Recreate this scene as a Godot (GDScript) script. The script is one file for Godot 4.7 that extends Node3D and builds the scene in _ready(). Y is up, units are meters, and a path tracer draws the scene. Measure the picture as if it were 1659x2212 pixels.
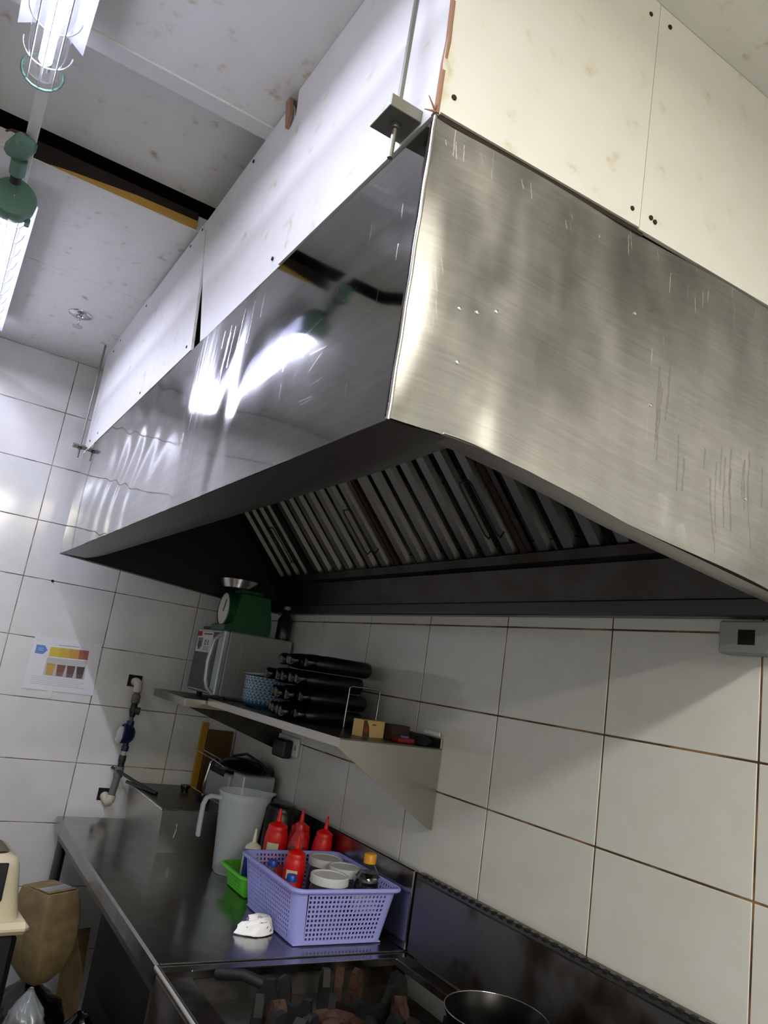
extends Node3D
# A commercial kitchen corner: stainless extractor hood, white boxed-in duct, tiled walls, counter and stove.
# x runs along the back wall from the left wall, z runs out from the back wall, y is up; metres.

const XL := 2.817      # end face of the hood
const ZF := 1.0144     # front face of the hood
const X0 := 0.284      # far end of the hood
const YB := 1.847      # bottom of the hood's front
const YT := 2.281      # top of the hood's front
const YC := 2.753      # ceiling
const ROOM_X := 7.0
const ROOM_Z := 3.06
const CT := 0.80       # worktop

# ------------------------------------------------------------------ geometry collector
class G:
	var st := SurfaceTool.new()
	var grp := 1
	func _init() -> void:
		st.begin(Mesh.PRIMITIVE_TRIANGLES)
		flat()
	func flat() -> void:
		st.set_smooth_group(-1)
	func smooth() -> void:
		grp += 1
		st.set_smooth_group(grp)
	func p(a: Vector3, u: Vector2) -> void:
		st.set_uv(u)
		st.add_vertex(a)
	func tri(a: Vector3, b: Vector3, c: Vector3, out := Vector3.ZERO, ua := Vector2.ZERO, ub := Vector2.ZERO, uc := Vector2.ZERO) -> void:
		if out != Vector3.ZERO and (b - a).cross(c - a).dot(out) < 0.0:
			p(a, ua); p(b, ub); p(c, uc)
		else:
			p(a, ua); p(c, uc); p(b, ub)
	func quad(a: Vector3, b: Vector3, c: Vector3, d: Vector3, out := Vector3.ZERO, uv := [Vector2(0, 0), Vector2(1, 0), Vector2(1, 1), Vector2(0, 1)]) -> void:
		tri(a, b, c, out, uv[0], uv[1], uv[2])
		tri(a, c, d, out, uv[0], uv[2], uv[3])
	func box(c: Vector3, s: Vector3, bv := 0.0, B := Basis()) -> G:
		flat()
		var h := s * 0.5
		bv = minf(bv, minf(h.x, minf(h.y, h.z)) * 0.95)
		for a in 3:
			var b := (a + 1) % 3
			var d := (a + 2) % 3
			for sg in [-1.0, 1.0]:
				var o := Vector3.ZERO
				o[a] = sg
				var v := []
				for k in [[-1, -1], [1, -1], [1, 1], [-1, 1]]:
					var q := Vector3.ZERO
					q[a] = sg * h[a]
					q[b] = k[0] * (h[b] - bv)
					q[d] = k[1] * (h[d] - bv)
					v.append(c + B * q)
				quad(v[0], v[1], v[2], v[3], B * o)
				if bv > 0.0:
					for sb in [-1.0, 1.0]:
						var w := []
						for k in [[0, -1], [1, -1], [1, 1], [0, 1]]:
							var q := Vector3.ZERO
							q[a] = sg * (h[a] - (bv if k[0] else 0.0))
							q[b] = sb * (h[b] - (0.0 if k[0] else bv))
							q[d] = k[1] * (h[d] - bv)
							w.append(c + B * q)
						var oo := Vector3.ZERO
						oo[a] = sg
						oo[b] = sb
						quad(w[0], w[1], w[2], w[3], B * oo)
		if bv > 0.0:
			for i in 8:
				var s3 := Vector3(1 if i & 1 else -1, 1 if i & 2 else -1, 1 if i & 4 else -1)
				var e := []
				for a in 3:
					var q := Vector3.ZERO
					for k in 3:
						q[k] = s3[k] * (h[k] - (0.0 if k == a else bv))
					e.append(c + B * q)
				tri(e[0], e[1], e[2], B * s3)
		return self
	func ring(c: Vector3, u: Vector3, v: Vector3, r: float, n: int) -> Array:
		var o := []
		for i in n + 1:
			var a := TAU * i / n
			o.append(c + (u * cos(a) + v * sin(a)) * r)
		return o
	func band(A: Array, Bq: Array, va := 0.0, vb := 1.0) -> void:
		var n := A.size() - 1
		for i in n:
			quad(A[i], A[i + 1], Bq[i + 1], Bq[i], Vector3.ZERO, [Vector2(float(i) / n, va), Vector2(float(i + 1) / n, va), Vector2(float(i + 1) / n, vb), Vector2(float(i) / n, vb)])
	func cyl(a: Vector3, b: Vector3, r0: float, r1 := -1.0, n := 16, caps := true) -> G:
		if r1 < 0.0:
			r1 = r0
		var d := (b - a).normalized()
		var u := d.cross(Vector3.UP if absf(d.y) < 0.9 else Vector3.RIGHT).normalized()
		var v := d.cross(u)
		var A := ring(a, u, v, r0, n)
		var Bq := ring(b, u, v, r1, n)
		smooth()
		band(A, Bq)
		if caps:
			flat()
			for i in n:
				tri(a, A[i], A[i + 1], -d)
				tri(b, Bq[i], Bq[i + 1], d)
		return self
	# profile of (radius, height) turned about an axis through o along B.y
	func lathe(o: Vector3, prof: Array, n := 24, B := Basis(), hard := 50.0) -> G:
		var len := 0.0
		var acc := [0.0]
		for i in prof.size() - 1:
			len += (prof[i + 1] - prof[i]).length()
			acc.append(len)
		for i in prof.size() - 1:
			if i == 0 or absf(rad_to_deg((prof[i] - prof[i - 1]).angle_to(prof[i + 1] - prof[i]))) > hard:
				smooth()
			var A := ring(o + B.y * prof[i].y, B.x, B.z, prof[i].x, n)
			var Bq := ring(o + B.y * prof[i + 1].y, B.x, B.z, prof[i + 1].x, n)
			band(A, Bq, acc[i] / len, acc[i + 1] / len)
		return self
	func tube(path: Array, r: float, n := 8, closed := false) -> G:
		smooth()
		var prev := []
		var u := Vector3.ZERO
		var m := path.size()
		var first := []
		for i in m:
			var a: Vector3 = path[(i - 1 + m) % m] if closed else path[maxi(i - 1, 0)]
			var b: Vector3 = path[(i + 1) % m] if closed else path[mini(i + 1, m - 1)]
			var d := (b - a).normalized()
			if u == Vector3.ZERO:
				u = d.cross(Vector3.UP if absf(d.y) < 0.9 else Vector3.RIGHT).normalized()
			u = (u - d * u.dot(d)).normalized()
			var R := ring(path[i], u, d.cross(u), r, n)
			if prev:
				band(prev, R)
			else:
				first = R
			prev = R
		if closed:
			band(prev, first)
		else:
			flat()
			for i in n:
				tri(path[0], first[i], first[i + 1], path[0] - path[1])
				tri(path[m - 1], prev[i], prev[i + 1], path[m - 1] - path[m - 2])
		return self
	# polygon in the plane of ux, uy at o, thickened along n
	func prism(o: Vector3, ux: Vector3, uy: Vector3, n: Vector3, poly: Array, th: float) -> G:
		flat()
		var pts := PackedVector2Array(poly)
		var ids := Geometry2D.triangulate_polygon(pts)
		var f := func(q: Vector2, k: float) -> Vector3: return o + ux * q.x + uy * q.y + n * k
		for i in range(0, ids.size(), 3):
			tri(f.call(pts[ids[i]], th), f.call(pts[ids[i + 1]], th), f.call(pts[ids[i + 2]], th), n)
			tri(f.call(pts[ids[i]], 0.0), f.call(pts[ids[i + 1]], 0.0), f.call(pts[ids[i + 2]], 0.0), -n)
		var cw := Geometry2D.is_polygon_clockwise(pts)
		var flip := -1.0 if cw else 1.0
		for i in pts.size():
			var a := pts[i]
			var b := pts[(i + 1) % pts.size()]
			var e := (b - a)
			var o2 := (ux * e.y - uy * e.x) * flip
			quad(f.call(a, 0.0), f.call(b, 0.0), f.call(b, th), f.call(a, th), o2)
		return self
	# a sheet: fn(u, v) gives the point, th thickens it along n
	func sheet(nu: int, nv: int, fn: Callable, n: Vector3, th: float) -> G:
		smooth()
		var P := []
		for j in nv + 1:
			var row := []
			for i in nu + 1:
				row.append(fn.call(float(i) / nu, float(j) / nv))
			P.append(row)
		for j in nv:
			for i in nu:
				var uv := [Vector2(float(i) / nu, float(j) / nv), Vector2(float(i + 1) / nu, float(j) / nv), Vector2(float(i + 1) / nu, float(j + 1) / nv), Vector2(float(i) / nu, float(j + 1) / nv)]
				quad(P[j][i], P[j][i + 1], P[j + 1][i + 1], P[j + 1][i], n, uv)
		if th > 0.0:
			smooth()
			var t := n * th
			for j in nv:
				for i in nu:
					quad(P[j][i] - t, P[j][i + 1] - t, P[j + 1][i + 1] - t, P[j + 1][i] - t, -n)
			flat()
			for i in nu:
				quad(P[0][i], P[0][i + 1], P[0][i + 1] - t, P[0][i] - t)
				quad(P[nv][i], P[nv][i + 1], P[nv][i + 1] - t, P[nv][i] - t)
			for j in nv:
				quad(P[j][0], P[j + 1][0], P[j + 1][0] - t, P[j][0] - t)
				quad(P[j][nu], P[j + 1][nu], P[j + 1][nu] - t, P[j][nu] - t)
		return self
	func mesh() -> ArrayMesh:
		st.generate_normals()
		return st.commit()

# ------------------------------------------------------------------ nodes
var used := {}
func numbered(called: String) -> String:
	if not used.has(called):
		used[called] = 0
		return called
	used[called] += 1
	return "%s_%03d" % [called, used[called]]

func tag(o: Node3D, label: String, category: String, group := "") -> void:
	o.set_meta("label", label)
	o.set_meta("category", category)
	if group:
		o.set_meta("group", group)

func thing(called: String, label: String, category: String, at := Vector3.ZERO, group := "") -> Node3D:
	var o := Node3D.new()
	o.name = numbered(called)
	add_child(o)
	o.position = at
	tag(o, label, category, group)
	return o

func put(parent: Node, called: String, m: Mesh, mat: Material, at := Vector3.ZERO, turn := Basis()) -> MeshInstance3D:
	var o := MeshInstance3D.new()
	o.name = called
	o.mesh = m
	o.material_override = mat
	o.transform = Transform3D(turn, at)
	o.cast_shadow = GeometryInstance3D.SHADOW_CASTING_SETTING_ON
	parent.add_child(o, true)
	return o

func part(parent: Node, called: String, g: G, mat: Material, label := "") -> MeshInstance3D:
	var o := put(parent, called, g.mesh(), mat)
	if label:
		o.set_meta("label", label)
	return o

func single(called: String, g: G, mat: Material, label: String, category: String, at := Vector3.ZERO, group := "") -> MeshInstance3D:
	var o := put(self, numbered(called), g.mesh(), mat, at)
	tag(o, label, category, group)
	return o

func structure(called: String, g: G, mat: Material) -> MeshInstance3D:
	var o := put(self, called, g.mesh(), mat)
	o.set_meta("kind", "structure")
	return o

func copy(src: Node3D, at: Vector3, label := "", turn := 0.0) -> Node3D:
	var c: Node3D = src.duplicate()
	c.name = numbered(String(src.name).get_slice("_0", 0))
	add_child(c)
	c.position = at
	c.rotation.y = turn
	if label:
		c.set_meta("label", label)
	return c

# ------------------------------------------------------------------ materials
var M := {}
func ntex(sd: int, freq: float, cols: Array, offs: Array, w := 512, h := 512, oct := 4, kind := FastNoiseLite.TYPE_SIMPLEX_SMOOTH) -> NoiseTexture2D:
	var n := FastNoiseLite.new()
	n.seed = sd
	n.noise_type = kind
	n.frequency = freq
	n.fractal_octaves = oct
	var t := NoiseTexture2D.new()
	t.noise = n
	t.width = w
	t.height = h
	t.seamless = true
	var r := Gradient.new()
	r.colors = PackedColorArray(cols)
	r.offsets = PackedFloat32Array(offs)
	t.color_ramp = r
	return t

func grey(v: float) -> Color:
	return Color(v, v, v)

func mat(key: String, col: Color, rough := 0.6, metal := 0.0) -> StandardMaterial3D:
	if M.has(key):
		return M[key]
	var m := StandardMaterial3D.new()
	m.resource_name = key
	m.albedo_color = col
	m.roughness = rough
	m.metallic = metal
	m.cull_mode = BaseMaterial3D.CULL_DISABLED
	M[key] = m
	return m

func triplanar(m: StandardMaterial3D, scale: Vector3) -> StandardMaterial3D:
	m.uv1_triplanar = true
	m.uv1_world_triplanar = true
	m.uv1_scale = scale
	return m

func glass(key: String, col: Color, alpha: float, rough := 0.03) -> StandardMaterial3D:
	var m := mat(key, Color(col.r, col.g, col.b, alpha), rough)
	m.transparency = BaseMaterial3D.TRANSPARENCY_ALPHA
	return m

# steel sheets with brushed grain, smears, scratches and drips: [colour, roughness]
func steel_maps(w: int, h: int, sd: int, base: float, drips: Array, scratches: Array, smear: Callable) -> Array:
	var a := Image.create(w, h, false, Image.FORMAT_RGB8)
	var r := Image.create(w, h, false, Image.FORMAT_RGB8)
	var rng := RandomNumberGenerator.new()
	rng.seed = sd
	var n1 := FastNoiseLite.new()
	n1.seed = sd
	n1.frequency = 0.006
	n1.fractal_octaves = 3
	var n2 := FastNoiseLite.new()
	n2.seed = sd + 7
	n2.frequency = 0.05
	n2.fractal_octaves = 2
	for y in h:
		var line := rng.randf_range(-0.012, 0.012)
		for x in w:
			var b := n1.get_noise_2d(x, y * 0.6)
			var s: float = smear.call(float(x) / w, float(y) / h, n2, x, y)
			var v := 0.70 + line + 0.05 * b + 0.03 * n2.get_noise_2d(x * 0.15, y * 2.0) - 0.05 * s
			a.set_pixel(x, y, Color(v, v * 0.995, v * 0.985))
			r.set_pixel(x, y, grey(clampf(base + 0.5 * base * b + 0.22 * s, 0.03, 1.0)))
	for d in drips:   # x, y from, length, width in pixels
		var x: float = d[0]
		for k in int(d[2]):
			x += rng.randf_range(-0.35, 0.35)
			var wd: float = d[3] * (1.0 + 0.4 * sin(k * 0.15))
			for i in range(int(x - wd), int(x + wd) + 1):
				var yy: int = int(d[1]) + k
				if i >= 0 and i < w and yy >= 0 and yy < h:
					var c := a.get_pixel(i, yy)
					a.set_pixel(i, yy, c.lerp(Color(0.42, 0.39, 0.35), 0.25))
					r.set_pixel(i, yy, grey(0.5))
	for s in scratches:   # x, y, dx, dy, strength
		var len: float = Vector2(s[2], s[3]).length()
		for k in int(len):
			var q := Vector2(s[0], s[1]) + Vector2(s[2], s[3]) * (k / len)
			var i := int(q.x)
			var j := int(q.y)
			if i >= 0 and i < w and j >= 0 and j < h:
				var c := a.get_pixel(i, j)
				a.set_pixel(i, j, c.lerp(Color(0.95, 0.94, 0.92), s[4]))
				r.set_pixel(i, j, r.get_pixel(i, j).lerp(grey(0.8), minf(1.0, s[4] * 1.8)))
	return [ImageTexture.create_from_image(a), ImageTexture.create_from_image(r)]

func make_materials() -> void:
	# enamelled boards of the boxing and the ceiling, with stains
	var m := mat("board", Color(0.83, 0.83, 0.82), 0.45)
	m.albedo_texture = ntex(3, 0.012, [Color(0.86, 0.80, 0.68), Color(0.955, 0.94, 0.90), Color(0.985, 0.982, 0.975), Color(1, 1, 1)], [0.0, 0.14, 0.24, 1.0], 1024, 1024, 5)
	triplanar(m, Vector3.ONE * 0.9)
	m = mat("ceiling_board", Color(0.90, 0.90, 0.89), 0.5)
	m.albedo_texture = ntex(9, 0.010, [Color(0.72, 0.67, 0.58), Color(0.93, 0.91, 0.87), Color(0.98, 0.98, 0.975), Color(1, 1, 1)], [0.0, 0.15, 0.25, 1.0], 1024, 1024, 6)
	triplanar(m, Vector3.ONE * 1.1)
	for k in 3:
		m = mat("tile%d" % k, [Color(0.80, 0.80, 0.79), Color(0.81, 0.81, 0.80), Color(0.79, 0.795, 0.785)][k], 0.12)
		m.albedo_texture = ntex(20 + k, 0.02, [Color(0.982, 0.982, 0.975), Color(1, 1, 1)], [0.2, 0.8], 256, 256)
		m.roughness_texture = ntex(27, 0.03, [grey(0.85), grey(1.0)], [0.2, 0.8], 256, 256)
		triplanar(m, Vector3.ONE * 1.7)
	m = mat("grout", Color(0.60, 0.56, 0.50), 0.9)
	m.albedo_texture = ntex(31, 0.02, [Color(0.62, 0.50, 0.38), Color(1, 1, 1)], [0.3, 0.7], 256, 256)
	triplanar(m, Vector3.ONE * 1.3)
	m = mat("grout_brown", Color(0.52, 0.41, 0.28), 0.9)
	m.albedo_texture = ntex(33, 0.02, [Color(0.55, 0.50, 0.45), Color(1, 1, 1)], [0.3, 0.7], 256, 256)
	triplanar(m, Vector3.ONE * 1.3)
	m = mat("floor_stone", Color(0.30, 0.27, 0.24), 0.5)
	m.albedo_texture = ntex(41, 0.02, [grey(0.6), grey(1.0)], [0.3, 0.7], 256, 256)
	triplanar(m, Vector3.ONE)
	# plain stainless steel
	m = mat("steel", Color(0.70, 0.69, 0.67), 0.290, 1.0)
	m = mat("steel_dull", Color(0.42, 0.41, 0.40), 0.385, 1.0)
	m = mat("steel_greasy", Color(0.30, 0.29, 0.28), 1.0, 1.0)
	m.albedo_texture = ntex(55, 0.02, [Color(0.86, 0.83, 0.79), Color(1, 1, 1)], [0.2, 0.7], 512, 512, 3)
	m.roughness = 0.41
	triplanar(m, Vector3(0.6, 1.0, 1.0))
	m = mat("steel_bright", Color(0.80, 0.79, 0.77), 0.22, 1.0)
	m = mat("worktop_steel", Color(0.62, 0.62, 0.62), 1.0, 1.0)
	m.roughness_texture = ntex(58, 0.012, [grey(0.17), grey(0.24)], [0.2, 0.8], 512, 512, 5)
	m.albedo_texture = ntex(59, 0.015, [grey(0.92), grey(1.0)], [0.2, 0.7], 512, 512, 5)
	triplanar(m, Vector3(1.5, 1.5, 1.5))
	m = mat("stove_steel", Color(0.46, 0.45, 0.44), 1.0, 1.0)
	m.albedo_texture = ntex(61, 0.010, [Color(0.62, 0.56, 0.50), Color(1, 1, 1)], [0.2, 0.5], 512, 512, 4)
	m.roughness_texture = ntex(62, 0.012, [grey(0.36), grey(0.50)], [0.2, 0.8], 512, 512)
	triplanar(m, Vector3(0.7, 0.7, 0.7))
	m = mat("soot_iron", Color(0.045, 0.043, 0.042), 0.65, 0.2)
	m = mat("rust_iron", Color(0.24, 0.165, 0.13), 0.8, 0.1)
	m.albedo_texture = ntex(66, 0.03, [Color(0.35, 0.25, 0.2), Color(1, 0.95, 0.9), Color(1.0, 0.75, 0.5)], [0.25, 0.5, 0.8], 256, 256, 5)
	triplanar(m, Vector3.ONE * 6.0)
	mat("zinc", Color(0.48, 0.48, 0.45), 0.45, 0.8)
	mat("chrome", Color(0.80, 0.80, 0.80), 0.12, 1.0)
	mat("raw_wood", Color(0.55, 0.42, 0.33), 0.85)
	mat("dark_gap", Color(0.14, 0.10, 0.075), 0.9)
	mat("foam", Color(0.74, 0.58, 0.27), 0.95)
	mat("white_plastic", Color(0.84, 0.84, 0.83), 0.4)
	mat("grey_plastic", Color(0.55, 0.56, 0.55), 0.45)
	mat("black_plastic", Color(0.025, 0.025, 0.03), 0.35)
	mat("black_gloss", Color(0.02, 0.02, 0.022), 0.18)
	mat("dark_slot", Color(0.02, 0.02, 0.025), 0.9)
	mat("green_enamel", Color(0.36, 0.50, 0.44), 0.4)
	mat("wire_white", Color(0.75, 0.77, 0.78), 0.35, 0.3)
	m = mat("lavender", Color(0.63, 0.65, 0.95), 0.42)
	m.backlight_enabled = true
	m.backlight = Color(0.10, 0.10, 0.18)
	m = mat("lime", Color(0.34, 0.78, 0.14), 0.42)
	m.backlight_enabled = true
	m.backlight = Color(0.05, 0.14, 0.02)
	m = mat("red_squeeze", Color(0.86, 0.055, 0.04), 0.38)
	m.subsurf_scatter_enabled = true
	m.subsurf_scatter_strength = 0.1
	mat("white_squeeze", Color(0.86, 0.84, 0.76), 0.45)
	mat("blue_cap", Color(0.03, 0.28, 0.66), 0.35)
	mat("red_cap", Color(0.75, 0.05, 0.06), 0.35)
	mat("yellow_cap", Color(0.83, 0.58, 0.08), 0.35)
	mat("jar_lid", Color(0.82, 0.83, 0.84), 0.38)
	mat("paper_label", Color(0.85, 0.83, 0.74), 0.7)
	glass("clear_plastic", Color(0.6, 0.62, 0.64), 0.05, 0.05)
	glass("bottle_glass", Color(0.4, 0.42, 0.42), 0.015, 0.02)
	m = mat("jug_plastic", Color(0.80, 0.84, 0.87, 0.48), 0.45)
	m.transparency = BaseMaterial3D.TRANSPARENCY_ALPHA
	mat("soy_sauce", Color(0.012, 0.008, 0.010), 0.08)
	mat("chilli_paste", Color(0.25, 0.04, 0.03), 0.5)
	mat("spice", Color(0.42, 0.36, 0.33), 0.8)
	m = mat("cloth", Color(0.90, 0.90, 0.89), 0.95)
	m = mat("cardboard", Color(0.49, 0.42, 0.28), 0.9)
	m.albedo_texture = ntex(71, 0.02, [Color(0.82, 0.82, 0.80), Color(1, 1, 1)], [0.2, 0.8], 256, 256)
	triplanar(m, Vector3.ONE * 3.0)
	m = mat("cream_plastic", Color(0.80, 0.76, 0.64), 0.5)
	mat("smoked_plastic", Color(0.12, 0.12, 0.15), 0.25)
	m = mat("black_bag", Color(0.02, 0.02, 0.024), 0.22)
	m = glass("film", Color(0.75, 0.78, 0.78), 0.35, 0.22)
	mat("grey_bin", Color(0.35, 0.36, 0.36), 0.55)
	mat("dark_bin", Color(0.045, 0.05, 0.055), 0.6)
	mat("yellow_board", Color(0.66, 0.50, 0.06), 0.55)
	mat("pvc", Color(0.72, 0.70, 0.62), 0.5)
	mat("pvc_dirty", Color(0.36, 0.345, 0.32), 0.7)
	mat("galvanised", Color(0.19, 0.19, 0.19), 0.5, 0.5)
	mat("meter_blue", Color(0.05, 0.10, 0.26), 0.4)
	mat("scale_green", Color(0.01, 0.30, 0.14), 0.35)
	mat("microwave_grey", Color(0.60, 0.61, 0.61), 0.4, 0.2)
	mat("microwave_silver", Color(0.70, 0.74, 0.75), 0.3, 0.5)
	mat("blue_china", Color(0.20, 0.42, 0.66), 0.2)
	mat("white_china", Color(0.84, 0.84, 0.82), 0.2)
	mat("carton_cream", Color(0.78, 0.66, 0.44), 0.8)
	mat("carton_brown", Color(0.16, 0.07, 0.06), 0.7)
	mat("carton_red", Color(0.45, 0.04, 0.08), 0.6)
	m = mat("tube_glow", Color(1, 1, 1), 0.4)
	m.emission_enabled = true
	m.emission = Color(0.85, 0.85, 1.0)
	m.emission_energy_multiplier = TUBE_GLOW
	m = mat("warm_glow", Color(1, 1, 1), 0.4)
	m.emission_enabled = true
	m.emission = Color(1.0, 0.95, 0.82)
	m.emission_energy_multiplier = WARM_GLOW

const TUBE_GLOW := 7.0
const TUBE_LIGHT := 2.3
const WARM_GLOW := 26.0
const WARM_LIGHT := 5.2
const COOL := Color(0.885, 0.89, 1.0)
const WARM := Color(1.0, 0.985, 0.93)

# ------------------------------------------------------------------ scene
func _ready() -> void:
	var cam := Camera3D.new()
	cam.name = "camera"
	cam.fov = 68.84
	cam.near = 0.02
	cam.transform = Transform3D(Basis(Vector3(0.52473974, 0.14857619, -0.83819647), Vector3(0.11222326, 0.96398292, 0.24112832), Vector3(0.84383301, -0.22059475, 0.48916644)), Vector3(3.56969, 1.53608, 1.43651))
	add_child(cam)
	cam.current = true
	var we := WorldEnvironment.new()
	we.name = "environment"
	var env := Environment.new()
	env.background_mode = Environment.BG_COLOR
	env.background_color = Color(0, 0, 0)
	env.tonemap_mode = Environment.TONE_MAPPER_LINEAR
	env.tonemap_exposure = 1.0
	env.sdfgi_enabled = true
	env.ssao_enabled = true
	env.ssil_enabled = true
	we.environment = env
	add_child(we)
	make_materials()
	build_room()
	build_hood()
	build_boxing()
	build_ceiling_fittings()
	build_counter()
	build_stove()
	build_shelf()
	build_shelf_things()
	build_left_wall_things()
	build_counter_things()
	build_baskets()
	build_lower_left()

# ------------------------------------------------------------------ room
func tiled(wall: MeshInstance3D, us: Array, vs: Array, face: Callable, turn: Basis, sd: int, joint: float) -> void:
	var rng := RandomNumberGenerator.new()
	rng.seed = sd
	var shared := {}
	for i in us.size() - 1:
		for j in vs.size() - 1:
			var w: float = us[i + 1] - us[i] - joint
			var h: float = vs[j + 1] - vs[j] - joint
			if w < 0.01 or h < 0.01:
				continue
			var key := "%.3f_%.3f" % [w, h]
			if not shared.has(key):
				shared[key] = G.new().box(Vector3.ZERO, Vector3(w, h, 0.008), 0.0012).mesh()
			var o := put(wall, "tile", shared[key], M["tile%d" % rng.randi_range(0, 2)], face.call((us[i] + us[i + 1]) * 0.5, (vs[j] + vs[j + 1]) * 0.5) , turn * Basis.from_euler(Vector3(rng.randf_range(-0.002, 0.002), rng.randf_range(-0.0015, 0.0015), 0)))

func build_room() -> void:
	structure("floor", G.new().box(Vector3(ROOM_X / 2, -0.06, ROOM_Z / 2), Vector3(ROOM_X + 0.4, 0.12, ROOM_Z + 0.4)), M.floor_stone)
	# left wall: its tiles stand 4 mm proud of the joints
	var wl := structure("wall_left", G.new().box(Vector3(-0.0814, 1.5, ROOM_Z / 2), Vector3(0.16, 3.2, ROOM_Z + 0.4)), M.grout)
	var us := [0.0]
	for k in range(2, -6, -1):
		us.append(minf(1.0967 - k * 0.392, ROOM_Z))
	var vs := []
	for k in range(10, -1, -1):
		vs.append(2.502 - k * 0.25)
	vs.append(YC)
	tiled(wl, us, vs, func(u, v): return Vector3(-0.004, v, u), Basis(Vector3.UP, PI / 2), 5, 0.0032)
	var wb := structure("wall_back", G.new().box(Vector3(ROOM_X / 2, 1.5, -0.0816), Vector3(ROOM_X + 0.4, 3.2, 0.16)), M.grout_brown)
	us = [0.0]
	for k in range(-1, 17):
		us.append(minf(0.733 + k * 0.3877, ROOM_X))
	vs = []
	for k in range(7, -5, -1):
		vs.append(minf(1.7455 - k * 0.2507, YC))
	tiled(wb, us, vs, func(u, v): return Vector3(u, v, -0.004), Basis(), 6, 0.0042)
	# a dark hole and stain on the left wall's joint
	structure("wall_right", G.new().box(Vector3(ROOM_X + 0.08, 1.5, ROOM_Z / 2), Vector3(0.16, 3.2, ROOM_Z + 0.4)), M.tile1)
	structure("wall_front", G.new().box(Vector3(ROOM_X / 2, 1.5, ROOM_Z + 0.08), Vector3(ROOM_X + 0.4, 3.2, 0.16)), M.tile0)
	# ceiling: sandwich boards under a slab; one board is set higher
	var c := structure("ceiling", G.new().box(Vector3(ROOM_X / 2, YC + 0.22, ROOM_Z / 2), Vector3(ROOM_X + 0.4, 0.16, ROOM_Z + 0.4)), M.dark_gap)
	var xs := [[-0.02, 0.8845, 0.0], [0.8865, 1.488, 0.0], [1.522, 2.0, 0.075], [2.016, 3.2, 0.0], [3.203, 4.4, 0.0], [4.403, 5.6, 0.0], [5.603, ROOM_X, 0.0]]
	for x in xs:
		for z in [[-0.02, 1.486], [1.490, ROOM_Z]]:
			put(c, "board", G.new().box(Vector3((x[0] + x[1]) / 2, YC + 0.025 + x[2], (z[0] + z[1]) / 2), Vector3(x[1] - x[0], 0.05, z[1] - z[0]), 0.0015).mesh(), M.ceiling_board)
	# yellow foam core bared at the open joint, pale strip on the lower board's edge
	put(c, "joint_shade", G.new().box(Vector3(1.4890, YC + 0.030, 1.25), Vector3(0.002, 0.052, 0.46)).mesh(), M.dark_gap)  # dark strip painted in for shade on the board edge above the foam
	put(c, "foam_edge", G.new().prism(Vector3(1.4895, YC, 0), Vector3(0, 0, 1), Vector3(0, 1, 0), Vector3(1, 0, 0), [Vector2(1.02, 0.003), Vector2(1.43, 0.003), Vector2(1.38, 0.010), Vector2(1.20, 0.026), Vector2(1.02, 0.030)], 0.003).mesh(), M.foam)
	put(c, "cover_strip", G.new().box(Vector3(2.035, YC - 0.003, 1.24), Vector3(0.05, 0.006, 0.50), 0.001).mesh(), M.white_plastic)

# ------------------------------------------------------------------ hood
func front_bulge(x: float, y: float) -> float:
	var t := (x - X0) / (XL - X0)
	var b := 0.003 * sin(t * 9.0 + 0.7) * sin((y - YB) / (YT - YB) * PI)
	b += 0.0007 * sin(t * 23.0 + y * 6.0)
	b -= 0.0022 * exp(-pow((x - 2.16 - (y - 2.05) * 0.12) / 0.035, 2.0))
	b += 0.0016 * exp(-pow((x - 1.86 + (y - 2.05) * 0.1) / 0.03, 2.0)) * (0.6 + 0.4 * sin(y * 25.0))
	b += 0.0012 * sin(x * 31.0 + sin(y * 14.0) * 2.0) * exp(-pow((x - 1.25) / 0.35, 2.0))
	return b

const RIM := [[1.02, 1.849], [0.9933, 1.8494], [0.9725, 1.8505], [0.9442, 1.8532], [0.9111, 1.8547], [0.8765, 1.8538], [0.8532, 1.8511], [0.8194, 1.8479], [0.7769, 1.8441], [0.686, 1.8327], [0.5892, 1.8185], [0.4228, 1.8031], [0.222, 1.7847], [0.0, 1.769]]
func end_bottom(z: float) -> float:
	for i in RIM.size() - 1:
		if z >= RIM[i + 1][0]:
			return lerpf(RIM[i + 1][1], RIM[i][1], (z - RIM[i + 1][0]) / (RIM[i][0] - RIM[i + 1][0]))
	return 1.769

func end_bulge(z: float, y: float) -> float:
	var b := 0.0035 * sin(z * 6.5 + 0.4) * sin((y - 1.78) * 6.0)
	b += 0.0022 * sin(z * 15.0 + y * 9.0)
	b -= 0.005 * exp(-pow((z - 0.90) / 0.05, 2.0) - pow((y - 1.88) / 0.05, 2.0))
	b += 0.004 * exp(-pow((z - 0.84) / 0.03, 2.0) - pow((y - 1.87) / 0.08, 2.0))
	b += 0.012 * exp(-pow((z - 0.35) / 0.22, 2.0) - pow((y - 1.80) / 0.07, 2.0))
	return b

func rim_point(u: float, v: float) -> Vector3:
	# flat flange 0.1 m wide, then a lip that slopes up inside
	var x := lerpf(X0, XL - 0.009, u)
	var z := lerpf(ZF, 0.916, v / 0.67) if v < 0.67 else lerpf(0.916, 0.871, (v - 0.67) / 0.33)
	var y := lerpf(YB, end_bottom(z), smoothstep(XL - 0.30, XL, x))
	return Vector3(x, y + (0.0 if v < 0.67 else (v - 0.67) / 0.33 * 0.015), z)

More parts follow.
